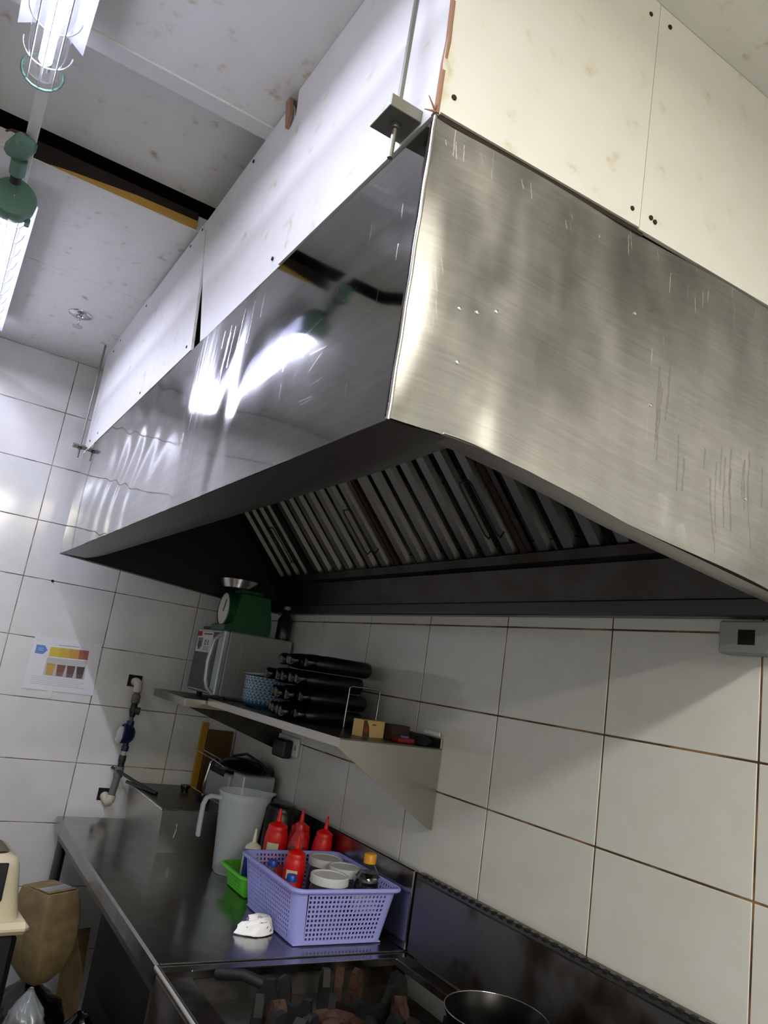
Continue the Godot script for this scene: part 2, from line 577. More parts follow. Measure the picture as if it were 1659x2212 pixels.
func build_hood() -> void:
	var t := thing("extractor_hood", "large brushed stainless steel extractor hood hung over the stove", "hood", Vector3(0, 0, 0))
	var rng := RandomNumberGenerator.new()
	rng.seed = 11
	var scr := []
	for k in 46:
		scr.append([rng.randf_range(0.45, 0.99) * 1536, rng.randf_range(0, 0.9) * 264, rng.randf_range(-3, 3), rng.randf_range(6, 28), rng.randf_range(0.04, 0.16)])
	for k in 24:
		scr.append([rng.randf_range(0.82, 0.97) * 1536, rng.randf_range(0.4, 0.8) * 264, rng.randf_range(12, 36), rng.randf_range(-14, 4), rng.randf_range(0.02, 0.07)])
	var drp := []
	for k in 10:
		drp.append([rng.randf_range(0.60, 0.78) * 1536, rng.randf_range(0.0, 0.3) * 264, rng.randf_range(20, 90), rng.randf_range(0.5, 1.2)])
	var mp := steel_maps(1536, 264, 17, 0.085, drp, scr, func(u, v, n, x, y): return clampf(exp(-pow((u - 0.655 + (v - 0.5) * -0.02) / 0.04, 2.0)) * (0.8 + 0.6 * n.get_noise_2d(x * 2.0, y * 0.12)) + exp(-pow((u - 0.745) / 0.012, 2.0)) * 0.8, 0.0, 1.0))
	var m := mat("hood_front", Color(0.92, 0.92, 0.92), 0.72, 1.0)
	m.albedo_texture = mp[0]
	m.roughness_texture = mp[1]
	m.anisotropy_enabled = true
	m.anisotropy = 0.35
	part(t, "front_panel", G.new().sheet(150, 26, func(u, v): var x := lerpf(X0, XL, u); var y := lerpf(YT, YB, v); return Vector3(x, y, ZF + front_bulge(x, y) * minf(1.0, minf(u, 1.0 - u) * 40.0)), Vector3(0, 0, 1), 0.0015), m)
	scr = []
	drp = []
	for k in 40:
		scr.append([rng.randf_range(0, 1) * 1024, rng.randf_range(0.0, 0.12) * 512, rng.randf_range(-2, 8), rng.randf_range(8, 40), rng.randf_range(0.2, 0.6)])
	for k in 18:
		var q := rng.randf_range(0.45, 0.62)
		scr.append([q * 1024, rng.randf_range(0.3, 0.75) * 512, rng.randf_range(-3, 3), rng.randf_range(8, 46), rng.randf_range(0.2, 0.55)])
	for k in 10:
		scr.append([rng.randf_range(0.02, 0.05) * 1024, rng.randf_range(0.4, 0.75) * 512, rng.randf_range(2, 14), rng.randf_range(20, 40), 0.25])
	for k in 16:
		drp.append([rng.randf_range(0.52, 0.80) * 1024, rng.randf_range(0.55, 0.76) * 512, rng.randf_range(30, 130), rng.randf_range(0.6, 1.6)])
	for k in 4:
		drp.append([rng.randf_range(0.47, 0.50) * 1024, rng.randf_range(0.35, 0.5) * 512, rng.randf_range(80, 150), 1.4])
	var mp2 := steel_maps(1024, 512, 23, 0.26, drp, scr, func(u, v, n, x, y): return 0.5 + 0.28 * n.get_noise_2d(x * 0.35, y * 0.10) + 0.2 * n.get_noise_2d(x * 0.1 + 90.0, y * 0.1))
	m = mat("hood_end", Color(0.93, 0.93, 0.925), 0.95, 1.0)
	m.albedo_texture = mp2[0]
	m.roughness_texture = mp2[1]
	part(t, "end_panel", G.new().sheet(90, 44, func(u, v): var z := lerpf(ZF, 0.0, u); var yb := end_bottom(z); var yt := lerpf(2.321, YT, z / ZF); var y := lerpf(yt, yb, v); return Vector3(XL + end_bulge(z, y) * minf(1.0, minf(u, 1.0 - u) * 30.0), y, z), Vector3(1, 0, 0), 0.0015), m, "duller end sheet with drips and dents")
	part(t, "far_end_panel", G.new().prism(Vector3(X0, 0, 0), Vector3(0, 0, 1), Vector3(0, 1, 0), Vector3(1, 0, 0), [Vector2(0, 1.771), Vector2(ZF, YB), Vector2(ZF, YT), Vector2(0, 2.321)], 0.0015), M.steel)
	part(t, "inner_lining", G.new().prism(Vector3(X0 + 0.004, 0, 0), Vector3(0, 0, 1), Vector3(0, 1, 0), Vector3(1, 0, 0), [Vector2(0.01, 1.776), Vector2(ZF - 0.02, YB + 0.004), Vector2(ZF - 0.02, YT - 0.01), Vector2(0.01, YT - 0.01)], 0.001), mat("dark_lining", Color(0.16, 0.155, 0.15), 0.5, 0.6))  # extra inner sheet, darker than the panel behind it
	part(t, "top_panel", G.new().box(Vector3((X0 + XL) / 2, 2.279, ZF / 2), Vector3(XL - X0 - 0.01, 0.002, ZF - 0.01)), M.steel_dull)
	# folded seam on the front corner, with rivets
	var seam := G.new()
	var pts := []
	for k in 21:
		var f := k / 20.0
		pts.append(Vector3(XL + 0.001 + 0.0008 * sin(f * 31.0), lerpf(YB - 0.001, YT, f), ZF + 0.001))
	seam.tube(pts, 0.0028, 8)
	part(t, "corner_seam", seam, M.steel_bright)
	part(t, "corner_joint", G.new().box(Vector3(XL - 0.006, (YB + YT) / 2, ZF + 0.0012), Vector3(0.0025, YT - YB - 0.01, 0.002)), M.dark_gap)
	var rv := G.new().lathe(Vector3.ZERO, [Vector2(0.0034, 0.0), Vector2(0.0030, 0.0012), Vector2(0.0005, 0.0020)], 10, Basis(Vector3(0, 0, 1), -PI / 2)).mesh()
	for q in [[2.050, 0.872], [2.035, 0.905], [2.028, 0.935], [1.955, 0.925], [2.16, 0.60], [2.02, 0.55], [1.93, 0.30]]:
		put(t, "rivet", rv, M.steel_bright, Vector3(XL + end_bulge(q[1], q[0]), q[0], q[1]))
	# turned-in rim: flat flange then a lip sloping up inside
	part(t, "front_rim", G.new().sheet(60, 6, func(u, v): return rim_point(u, v), Vector3(0, -1, 0), 0.0015), M.steel_dull)
	var er := G.new()
	er.sheet(40, 3, func(u, v): var z := lerpf(0.93, 0.0, u); return Vector3(XL - v * 0.066, end_bottom(z) + (0.012 if v > 0.9 else 0.0005), z), Vector3(0, -1, 0), 0.0015)
	part(t, "end_rim", er, M.steel)
	part(t, "far_end_rim", G.new().sheet(10, 1, func(u, v): var z := lerpf(ZF, 0.0, u); return Vector3(X0 + v * 0.03, 1.771 + 0.0749 * z, z), Vector3(0, -1, 0), 0.0015), M.steel_greasy)
	# rear channel on the tiles and the sheet behind the filters
	part(t, "rear_channel", G.new().box(Vector3((X0 + XL) / 2, 1.792, 0.022), Vector3(XL - X0 - 0.01, 0.038, 0.04), 0.003), M.steel_dull)
	part(t, "rear_sheet", G.new().prism(Vector3(X0 + 0.002, 0, 0), Vector3(0, 0, 1), Vector3(0, 1, 0), Vector3(1, 0, 0), [Vector2(0.030, 1.811), Vector2(0.034, 1.811), Vector2(0.058, 1.900), Vector2(0.054, 1.900)], XL - X0 - 0.006), M.steel_greasy)
	part(t, "filter_rail", G.new().prism(Vector3(X0 + 0.002, 0, 0), Vector3(0, 0, 1), Vector3(0, 1, 0), Vector3(1, 0, 0), [Vector2(0.045, 1.898), Vector2(0.085, 1.908), Vector2(0.100, 1.930), Vector2(0.094, 1.932), Vector2(0.082, 1.914), Vector2(0.050, 1.906)], XL - X0 - 0.006), M.steel_greasy)
	part(t, "upper_rail", G.new().box(Vector3((X0 + XL) / 2, 2.268, 0.43), Vector3(XL - X0 - 0.01, 0.02, 0.06), 0.002), M.steel_greasy)
	# grease trap box under the rear channel
	var bx := thing("junction_box", "small grey box with a square black opening under the hood's rear edge", "box", Vector3(2.665, 1.732, 0.019))
	part(bx, "case", G.new().box(Vector3(0, 0, 0), Vector3(0.135, 0.068, 0.034), 0.004), M.grey_plastic)
	part(bx, "opening", G.new().box(Vector3(-0.005, 0.0, 0.0172), Vector3(0.036, 0.030, 0.002)), M.dark_slot)
	# baffle filters lean from the rear rail up to the front
	var th := deg_to_rad(47.0)
	var e := Vector3(0, sin(th), cos(th))
	var n := Vector3(0, -cos(th), sin(th))
	var bounds := [[2.052, 2.712, 7, "greasy baffle filter over the stove beside the hood's open end"], [1.387, 2.047, 7, "baffle filter with a brown stained edge strip, second from the hood's open end"], [0.722, 1.382, 7, "baffle filter with a wire loop handle, third from the hood's open end"], [0.335, 0.717, 4, "narrow baffle filter at the hood's far end beside the tiled wall"]]
	var hat := []
	for q in [[-0.0245, 0.0], [-0.017, 0.015], [0.017, 0.015], [0.0245, 0.0], [0.022, 0.0], [0.0145, 0.0128], [-0.0145, 0.0128], [-0.022, 0.0]]:
		hat.append(Vector2(q[0], q[1]))
	var bm := G.new().prism(Vector3.ZERO, Vector3(1, 0, 0), n, e, hat, 0.46).mesh()
	var back := []
	for q in hat:
		back.append(Vector2(q.x * 0.9, -q.y))
	var bk := G.new().prism(Vector3.ZERO, Vector3(1, 0, 0), n, e, back, 0.46).mesh()
	for b in bounds:
		var o := Vector3(b[0], 1.922, 0.062)
		var w: float = b[1] - b[0]
		var ft := thing("baffle_filter", b[3], "filter", o, "baffle filters inside the hood")
		var fr := G.new()
		fr.prism(Vector3.ZERO, Vector3(1, 0, 0), e, n, [Vector2(0, 0), Vector2(w, 0), Vector2(w, 0.022), Vector2(0, 0.022)], 0.010)
		fr.prism(Vector3.ZERO, Vector3(1, 0, 0), e, n, [Vector2(0, 0.46), Vector2(w, 0.46), Vector2(w, 0.482), Vector2(0, 0.482)], 0.010)
		fr.prism(Vector3.ZERO, Vector3(1, 0, 0), e, n, [Vector2(0, 0.022), Vector2(0.020, 0.022), Vector2(0.020, 0.46), Vector2(0, 0.46)], 0.012)
		fr.prism(Vector3.ZERO, Vector3(1, 0, 0), e, n, [Vector2(w - 0.022, 0.022), Vector2(w, 0.022), Vector2(w, 0.46), Vector2(w - 0.022, 0.46)], 0.012)
		part(ft, "frame", fr, M.rust_iron if b[0] > 1.3 and b[0] < 1.5 else M.steel_greasy, "brown stained frame" if b[0] > 1.3 and b[0] < 1.5 else "")
		var cnt: int = b[2]
		var pitch := (w - 0.042) / cnt
		for k in cnt:
			put(ft, "baffle", bm, M.filter_steel if M.has("filter_steel") else mat("filter_steel", Color(0.44, 0.435, 0.425), 0.34, 1.0), Vector3(0.021 + pitch * (k + 0.5), 0, 0) + e * 0.012)
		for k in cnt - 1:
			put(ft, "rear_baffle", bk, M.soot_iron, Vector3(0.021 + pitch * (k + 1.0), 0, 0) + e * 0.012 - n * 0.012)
		# folding wire handle
		for hx in [w - 0.095]:
			var f := func(a: float, s: float, k: float) -> Vector3: return Vector3(hx + a, 0, 0) + e * s + n * k
			part(ft, "handle", G.new().tube([f.call(0, 0.10, 0.014), f.call(0, 0.095, 0.034), f.call(0, 0.11, 0.040), f.call(0, 0.26, 0.040), f.call(0.004, 0.275, 0.040), f.call(0.046, 0.275, 0.040), f.call(0.05, 0.26, 0.040), f.call(0.05, 0.11, 0.040), f.call(0.05, 0.095, 0.034), f.call(0.05, 0.10, 0.014)], 0.0026, 8), M.galvanised)

# ------------------------------------------------------------------ white boxing over the hood
func build_boxing() -> void:
	var t := thing("duct_boxing", "white board boxing that hides the duct above the hood", "boxing", Vector3.ZERO)
	var X := Vector3(1, 0, 0)
	var Y := Vector3(0, 1, 0)
	var Z := Vector3(0, 0, 1)
	var b0 := YT + 0.004
	# boards of the front, each with its own crooked edge: x-y outline, how far it stands out
	var fronts := [
		[[Vector2(2.298, b0), Vector2(XL + 0.004, b0), Vector2(XL + 0.004, YC - 0.001), Vector2(2.205, YC - 0.001), Vector2(2.222, 2.66)], 0.004],
		[[Vector2(1.811, b0 - 0.002), Vector2(2.30, b0), Vector2(2.223, 2.66), Vector2(2.16, YC - 0.004), Vector2(1.55, YC - 0.012), Vector2(1.60, 2.70), Vector2(1.652, 2.58)], 0.0],
		[[Vector2(0.484, b0), Vector2(1.742, b0), Vector2(1.650, 2.58), Vector2(1.598, 2.70), Vector2(1.552, YC - 0.010), Vector2(1.50, YC - 0.018), Vector2(0.97, YC - 0.010), Vector2(0.94, YC - 0.001), Vector2(0.472, YC - 0.001)], 0.002],
		[[Vector2(0.245, b0), Vector2(0.481, b0), Vector2(0.469, YC - 0.001), Vector2(0.215, YC - 0.001)], 0.0],
	]
	for f in fronts:
		part(t, "board", G.new().prism(Vector3(0, 0, ZF - 0.008 + f[1]), X, Y, Z, f[0], 0.007), M.board)
	part(t, "board", G.new().prism(Vector3(XL - 0.004, 0, 0), -Z, Y, X, [Vector2(-ZF + 0.004, YT + 0.008), Vector2(-0.614, YT + 0.024), Vector2(-0.606, YC - 0.001), Vector2(-ZF + 0.004, YC - 0.001)], 0.008), M.board)
	part(t, "board", G.new().prism(Vector3(XL - 0.004, 0, 0), -Z, Y, X, [Vector2(-0.612, YT + 0.022), Vector2(-0.001, 2.322), Vector2(-0.001, YC - 0.001), Vector2(-0.604, YC - 0.001)], 0.0072), M.board)
	part(t, "board", G.new().box(Vector3(0.235, (YT + YC) / 2, 0.5), Vector3(0.008, YC - YT - 0.01, 0.99)), M.board)
	part(t, "sealing_strip", G.new().prism(Vector3(XL - 0.006, 0, 0), -Z, Y, X, [Vector2(-ZF, YT), Vector2(-0.6, YT + 0.0165), Vector2(-0.6, YT + 0.024), Vector2(-ZF, YT + 0.008)], 0.006), M.dark_gap)
	# torn brown edge at the corner where the boards meet
	var pts := []
	for k in 13:
		pts.append(Vector3(XL + 0.001 + 0.0015 * sin(k * 2.3), lerpf(YT + 0.004, YC, k / 12.0), ZF + 0.0005 + 0.001 * sin(k * 1.7)))
	part(t, "torn_edge", G.new().tube(pts, 0.0045, 6), M.raw_wood)
	var sp := G.new()
	for k in 5:
		var a := k * 1.1
		sp.cyl(Vector3(XL + 0.002, YT + 0.006, ZF + 0.003), Vector3(XL + 0.002 + 0.008 * cos(a), YT + 0.010 + 0.010 * sin(a * 1.7), ZF + 0.006 + 0.014 * sin(a)), 0.002, 0.0006, 5)
	part(t, "torn_fibres", sp, M.raw_wood)
	part(t, "wood_splinter", G.new().prism(Vector3(0, 0, ZF + 0.002), X, Y, Z, [Vector2(2.182, 2.665), Vector2(2.196, 2.69), Vector2(2.172, YC), Vector2(2.150, YC)], 0.008), M.raw_wood)
	var sm := G.new().cyl(Vector3.ZERO, Vector3(0, 0, 0.002), 0.0045, 0.004, 10).mesh()
	for q in [[2.36, 2.30], [2.74, YC - 0.03], [2.25, 2.32], [1.95, YC - 0.03], [1.56, YC - 0.03], [1.45, 2.72], [1.69, 2.31], [1.20, 2.31], [0.93, 2.72], [0.52, 2.72], [0.40, 2.71], [0.52, 2.32], [0.36, 2.32]]:
		put(t, "screw", sm, M.dark_gap, Vector3(q[0], q[1], ZF + 0.0005))
	for q in [[2.322, 0.993], [2.715, 0.628], [2.722, 0.578], [2.330, 0.633], [2.335, 0.588], [2.332, 0.578]]:
		put(t, "screw", sm, M.dark_gap, Vector3(XL + 0.0035, q[0], q[1]), Basis(Vector3.UP, PI / 2))
	# hanger rods with angle brackets
	for h in [[2.757, ZF + 0.028, 2.237, "threaded rod with angle bracket at the hood's front corner", 1.0], [0.322, ZF + 0.028, 2.247, "threaded rod with bracket at the hood's far end by the tiled wall", -1.0]]:
		var hr := thing("hanger_rod", h[3], "rod", Vector3(h[0], 0, h[1]))
		part(hr, "rod", G.new().cyl(Vector3(0, h[2], 0), Vector3(0, YC, 0), 0.004, 0.004, 10), M.zinc)
		var br := G.new()
		br.box(Vector3(0, 2.292, 0.0), Vector3(0.056, 0.003, 0.052), 0.0008)
		br.box(Vector3(0.0265 * h[4], 2.301, 0.0), Vector3(0.003, 0.018, 0.052), 0.0008)
		var bo := part(hr, "bracket", br, M.zinc)
		part(bo, "nut", G.new().cyl(Vector3(0, 2.2835, 0), Vector3(0, 2.2905, 0), 0.0078, 0.0078, 6), M.zinc)
		part(bo, "nut", G.new().cyl(Vector3(0, 2.294, 0), Vector3(0, 2.301, 0), 0.0078, 0.0078, 6), M.zinc)

# ------------------------------------------------------------------ lamps, sprinkler, cable cover
func tube_lamp(label: String, x0: float, x1: float) -> void:
	var ya := 2.655
	var za := 1.492
	var t := thing("tube_lamp", label, "lamp", Vector3(x0, ya, za), "caged tube lamps on the ceiling")
	var L := x1 - x0
	var X := Vector3(1, 0, 0)
	part(t, "reflector", G.new().prism(Vector3(0.075, 0, 0), Vector3(0, 0, 1), Vector3(0, 1, 0), X, [Vector2(-0.062, 0.026), Vector2(-0.030, 0.048), Vector2(0.030, 0.048), Vector2(0.062, 0.026), Vector2(0.0625, 0.0275), Vector2(0.0305, 0.050), Vector2(-0.0305, 0.050), Vector2(-0.0625, 0.0275)], L - 0.13), mat("reflector_grey", Color(0.66, 0.67, 0.72), 0.4))
	part(t, "mounting_rail", G.new().box(Vector3(L / 2, 0.067, 0), Vector3(L * 0.8, 0.034, 0.03), 0.002), M.green_enamel)
	var ft := part(t, "fluorescent_tube", G.new().cyl(Vector3(0.045, 0, 0), Vector3(L - 0.06, 0, 0), 0.013, 0.013, 16, false), M.tube_glow)
	part(ft, "tube_end", G.new().cyl(Vector3(0.022, 0, 0), Vector3(0.045, 0, 0), 0.0135, 0.0135, 16), M.chrome)
	var B := Basis(Vector3(0, 0, 1), -PI / 2)
	var prof := [Vector2(0.0005, 0.0)]
	for k in range(1, 9):
		var a := k / 8.0 * PI / 2
		prof.append(Vector2(0.037 * sin(a), 0.037 * (1.0 - cos(a)) * 0.8))
	prof.append(Vector2(0.037, L - 0.03))
	part(t, "glass_cover", G.new().lathe(Vector3.ZERO, prof, 28, B, 60.0), glass("lamp_glass", Color(0.98, 0.99, 1.0), 0.05, 0.02))
	var n := int(L / 0.105)
	for k in n:
		var x := 0.07 + k * 0.105
		var rp := []
		for i in 17:
			var a := PI + PI * i / 16.0
			rp.append(Vector3(x, sin(a) * 0.047 + 0.012, cos(a) * 0.047))
		part(t, "cage_ring", G.new().tube(rp, 0.0016, 6), M.wire_white)
	for a in [-0.55, 0.0, 0.55]:
		part(t, "cage_wire", G.new().cyl(Vector3(-0.004, -cos(a) * 0.047 + 0.012, sin(a) * 0.047), Vector3(L - 0.03, -cos(a) * 0.047 + 0.012, sin(a) * 0.047), 0.0016, 0.0016, 6), M.wire_white)
	var st := []
	for i in 21:
		var a := TAU * i / 20.0
		st.append(Vector3(0.004, sin(a) * 0.040, cos(a) * 0.040))
	st.pop_back()
	part(t, "end_strap", G.new().tube(st, 0.003, 6, true), M.green_enamel)
	var cap := part(t, "end_cap", G.new().lathe(Vector3(L - 0.05, 0, 0), [Vector2(0.046, 0.0), Vector2(0.056, 0.012), Vector2(0.058, 0.045), Vector2(0.052, 0.056), Vector2(0.0005, 0.058)], 28, B, 40.0), M.green_enamel)
	part(cap, "lug", G.new().box(Vector3(L - 0.045, -0.035, -0.045), Vector3(0.03, 0.016, 0.016), 0.003), M.green_enamel)
	var l := AreaLight3D.new()
	l.name = "tube_light"
	l.area_size = Vector2(L - 0.12, 0.024)
	l.light_color = COOL
	l.light_energy = TUBE_LIGHT
	l.area_range = 12.0
	l.shadow_enabled = true
	l.transform = Transform3D(Basis(Vector3(1, 0, 0), -PI / 2), Vector3(L / 2, -0.016, 0))
	t.add_child(l)

func build_ceiling_fittings() -> void:
	single("cable_cover", G.new().box(Vector3(1.75, YC - 0.006, 1.488), Vector3(3.46, 0.012, 0.028), 0.002), M.ceiling_board, "long pale cable cover strip along the ceiling between the tube lamps", "cable cover")
	tube_lamp("caged tube lamp whose glass dome end faces the other lamp's cap", 1.985, 3.20)
	tube_lamp("caged tube lamp with round green end cap over the tiled wall side", 0.20, 1.435)
	# green elbow gland and conduit feeding the far lamp
	var g := thing("lamp_gland", "green cast conduit elbow on the ceiling before the capped tube lamp", "fitting", Vector3(1.585, 2.70, 1.505))
	part(g, "body", G.new().box(Vector3(0, 0.012, 0), Vector3(0.085, 0.04, 0.055), 0.010, Basis(Vector3.UP, 0.3)), M.green_enamel)
	part(g, "neck", G.new().cyl(Vector3(-0.035, 0.0, -0.004), Vector3(-0.075, -0.018, -0.006), 0.020, 0.020, 14), M.green_enamel)
	part(g, "conduit", G.new().cyl(Vector3(-0.072, -0.017, -0.006), Vector3(-0.10, -0.030, -0.007), 0.014, 0.014, 12), M.galvanised)
	single("lamp_cable", G.new().tube([Vector3(1.60, 2.745, 1.49), Vector3(1.61, 2.735, 1.515), Vector3(1.60, 2.738, 1.535), Vector3(1.58, 2.742, 1.545)], 0.003, 6), mat("cable_red", Color(0.35, 0.07, 0.10), 0.5), "thin dark red cable looping into the green conduit elbow", "cable")
	var s := thing("ceiling_sprinkler", "chrome ceiling sprinkler with round plate near the tiled wall", "sprinkler", Vector3(0.562, YC, 1.188))
	part(s, "plate", G.new().lathe(Vector3.ZERO, [Vector2(0.044, 0.0), Vector2(0.043, -0.004), Vector2(0.030, -0.010), Vector2(0.014, -0.010), Vector2(0.012, -0.006)], 24), M.chrome)
	part(s, "stem", G.new().cyl(Vector3(0, 0, 0), Vector3(0, -0.026, 0), 0.009, 0.008, 12), M.chrome)
	part(s, "frame", G.new().tube([Vector3(-0.010, -0.024, 0), Vector3(-0.011, -0.036, 0), Vector3(0, -0.052, 0), Vector3(0.011, -0.036, 0), Vector3(0.010, -0.024, 0)], 0.0025, 6), M.chrome)
	part(s, "deflector", G.new().cyl(Vector3(0, -0.053, 0), Vector3(0, -0.055, 0), 0.019, 0.019, 18), M.chrome)
	# warm lamps further along the room, behind the viewer
	for w in [[4.2, "warm white batten lamp on the ceiling nearest the hood's end", 0.85], [5.75, "warm white batten lamp on the ceiling by the far wall", 1.7]]:
		var b := thing("batten_lamp", w[1], "lamp", Vector3(w[0], YC, 1.2), "warm batten lamps")
		part(b, "housing", G.new().box(Vector3(0, -0.022, 0), Vector3(0.10, 0.043, 1.24), 0.004), M.white_plastic)
		part(b, "diffuser", G.new().box(Vector3(0, -0.066, 0), Vector3(0.060, 0.044, 1.20), 0.012), M.warm_glow)
		var l := AreaLight3D.new()
		l.name = "batten_light"
		l.area_size = Vector2(0.085, 1.20)
		l.light_color = WARM
		l.light_energy = WARM_LIGHT * w[2]
		l.area_range = 12.0
		l.shadow_enabled = true
		l.transform = Transform3D(Basis(Vector3(1, 0, 0), -PI / 2), Vector3(0, -0.092, 0))
		b.add_child(l)

# ------------------------------------------------------------------ worktop, stove
func build_counter() -> void:
	var t := thing("steel_counter", "stainless steel worktop on legs between the tiled wall and the stove", "counter", Vector3.ZERO)
	var x0 := 0.085
	var x1 := 1.640
	part(t, "worktop", G.new().prism(Vector3(x0, 0, 0), Vector3(0, 0, 1), Vector3(0, 1, 0), Vector3(1, 0, 0), [Vector2(0.012, CT - 0.004), Vector2(0.744, CT - 0.004), Vector2(0.748, CT - 0.008), Vector2(0.750, CT - 0.046), Vector2(0.752, CT - 0.046), Vector2(0.752, CT - 0.006), Vector2(0.746, CT), Vector2(0.012, CT)], x1 - x0), M.worktop_steel)
	part(t, "edge_band", G.new().box(Vector3(x0 - 0.001, CT - 0.024, 0.38), Vector3(0.003, 0.045, 0.735)), M.worktop_steel)
	part(t, "edge_strip", G.new().box(Vector3(x1 - 0.0012, CT - 0.001, 0.385), Vector3(0.0030, 0.006, 0.715), 0.001), M.steel_bright, "bright edge strip")  # strip of brighter steel added to draw the bright line along this edge
	part(t, "splashback", G.new().box(Vector3((x0 + x1) / 2, CT + 0.108, 0.020), Vector3(x1 - x0, 0.216, 0.018), 0.003), M.worktop_steel)
	part(t, "front_rail", G.new().box(Vector3((x0 + x1) / 2, CT - 0.066, 0.72), Vector3(x1 - x0 - 0.06, 0.035, 0.03), 0.002), M.steel_dull)
	for x in [x0 + 0.05, x1 - 0.05]:
		for z in [0.06, 0.715]:
			part(t, "leg", G.new().cyl(Vector3(x, 0.0, z), Vector3(x, CT - 0.006, z), 0.021, 0.021, 16), M.steel_dull)

func build_stove() -> void:
	var t := thing("gas_stove", "sooty stainless gas range with open burners beside the steel worktop", "stove", Vector3.ZERO)
	var x0 := 1.645
	var x1 := 3.30
	# frame of the hob around two sunken burner bays
	part(t, "hob_rim", G.new().box(Vector3(x0 + 0.018, CT - 0.012, 0.385), Vector3(0.036, 0.020, 0.73), 0.002), M.worktop_steel)
	part(t, "rim_strip", G.new().box(Vector3(x0 + 0.036, CT - 0.002, 0.385), Vector3(0.003, 0.004, 0.58), 0.001), M.steel_bright, "bright edge strip")  # brighter strip added for the pale line on the inner rim
	part(t, "hob_rim", G.new().box(Vector3((x0 + x1) / 2, CT - 0.014, 0.718), Vector3(x1 - x0, 0.022, 0.064), 0.003), M.stove_steel)
	part(t, "hob_rim", G.new().box(Vector3((x0 + x1) / 2, CT - 0.014, 0.055), Vector3(x1 - x0, 0.020, 0.05), 0.002), M.stove_steel)
	part(t, "hob_rim", G.new().box(Vector3(2.47, CT - 0.014, 0.385), Vector3(0.05, 0.020, 0.62), 0.002), M.stove_steel)
	part(t, "drip_tray", G.new().box(Vector3((x0 + x1) / 2, CT - 0.085, 0.385), Vector3(x1 - x0, 0.004, 0.66)), M.stove_steel)
	part(t, "front_edge", G.new().cyl(Vector3(x0, CT - 0.006, 0.752), Vector3(x1, CT - 0.006, 0.752), 0.008, 0.008, 14), M.steel_bright, "bright rolled front edge")
	part(t, "front_panel", G.new().box(Vector3((x0 + x1) / 2, 0.46, 0.745), Vector3(x1 - x0, 0.64, 0.014), 0.003), M.stove_steel)
	part(t, "side_panel", G.new().box(Vector3(x0 + 0.005, 0.43, 0.385), Vector3(0.008, 0.70, 0.72)), M.stove_steel)
	part(t, "splashback", G.new().box(Vector3((x0 + x1) / 2 + 0.004, CT + 0.10, 0.019), Vector3(x1 - x0 - 0.008, 0.20, 0.020), 0.002), M.stove_steel)
	part(t, "vent_ledge", G.new().box(Vector3((x0 + x1) / 2 + 0.004, CT + 0.208, 0.016), Vector3(x1 - x0 - 0.008, 0.016, 0.028), 0.003), M.steel_dull)
	var sl := G.new().box(Vector3.ZERO, Vector3(0.0135, 0.007, 0.012), 0.0, Basis(Vector3(0, 0, 1), 0.0)).mesh()
	var k := 0
	while x0 + 0.05 + k * 0.0305 < 3.0:
		put(t, "vent_slot", sl, M.dark_slot, Vector3(x0 + 0.05 + k * 0.0305, CT + 0.2135, 0.0265))
		k += 1
	# burners: rusty rings, arms of the pan supports
	for b in [Vector3(1.925, CT - 0.05, 0.40), Vector3(2.23, CT - 0.05, 0.235)]:
		var r := 0.0
		var bg := part(t, "burner_ring", G.new().lathe(b, [Vector2(0.055, -0.03), Vector2(0.075, -0.02), Vector2(0.080, 0.01), Vector2(0.068, 0.016), Vector2(0.050, 0.006), Vector2(0.050, -0.03)], 24), M.rust_iron, "rusty burner ring")
		part(bg, "burner_cap", G.new().lathe(b, [Vector2(0.036, -0.03), Vector2(0.034, 0.008), Vector2(0.022, 0.016), Vector2(0.0005, 0.017)], 20), M.rust_iron)
		for i in 6:
			var a := TAU * i / 6.0 + 0.3
			var d := Vector3(cos(a), 0, sin(a))
			var w := Vector3(-sin(a), 0, cos(a)) * 0.009
			part(t, "pan_support", G.new().prism(b - w, d, Vector3.UP, w.normalized(), [Vector2(0.06, -0.035), Vector2(0.19, -0.035), Vector2(0.20, 0.03), Vector2(0.19, 0.062), Vector2(0.165, 0.066), Vector2(0.15, 0.03), Vector2(0.10, 0.022), Vector2(0.085, 0.044), Vector2(0.068, 0.044)], 0.018), M.soot_iron)
	part(t, "burner_pipe", G.new().tube([Vector3(1.70, CT - 0.005, 0.62), Vector3(1.75, CT + 0.008, 0.57), Vector3(1.80, CT - 0.01, 0.50)], 0.013, 10), M.soot_iron)
	# short chunky lugs that carry the pans, soot black with a few rusty ones
	for q in [[1.745, 0.300, 0.022, 0.5, 1], [1.762, 0.255, 0.020, 1.1, 1], [1.775, 0.47, 0.022, 2.2, 0], [1.80, 0.15, 0.026, 1.7, 0], [1.86, 0.575, 0.020, 0.3, 0], [1.895, 0.545, 0.030, 0.0, 1], [1.99, 0.53, 0.026, 0.9, 0], [2.02, 0.30, 0.026, 2.8, 0], [1.93, 0.235, 0.030, 0.4, 1], [1.965, 0.255, 0.026, 0.0, 1]]:
		var d := Vector3(cos(q[3]), 0, sin(q[3]))
		var w: Vector3 = Vector3(-sin(q[3]), 0, cos(q[3])) * q[2] * 0.5
		part(t, "pan_lug", G.new().prism(Vector3(q[0], CT - 0.06, q[1]) - w, d, Vector3.UP, w.normalized(), [Vector2(-q[2], 0.0), Vector2(q[2], 0.0), Vector2(q[2] * 1.1, 0.03), Vector2(q[2] * 0.7, 0.062), Vector2(q[2] * 0.1, 0.072), Vector2(-q[2] * 0.6, 0.060), Vector2(-q[2] * 0.9, 0.03)], q[2]), M.rust_iron if q[4] else M.soot_iron)
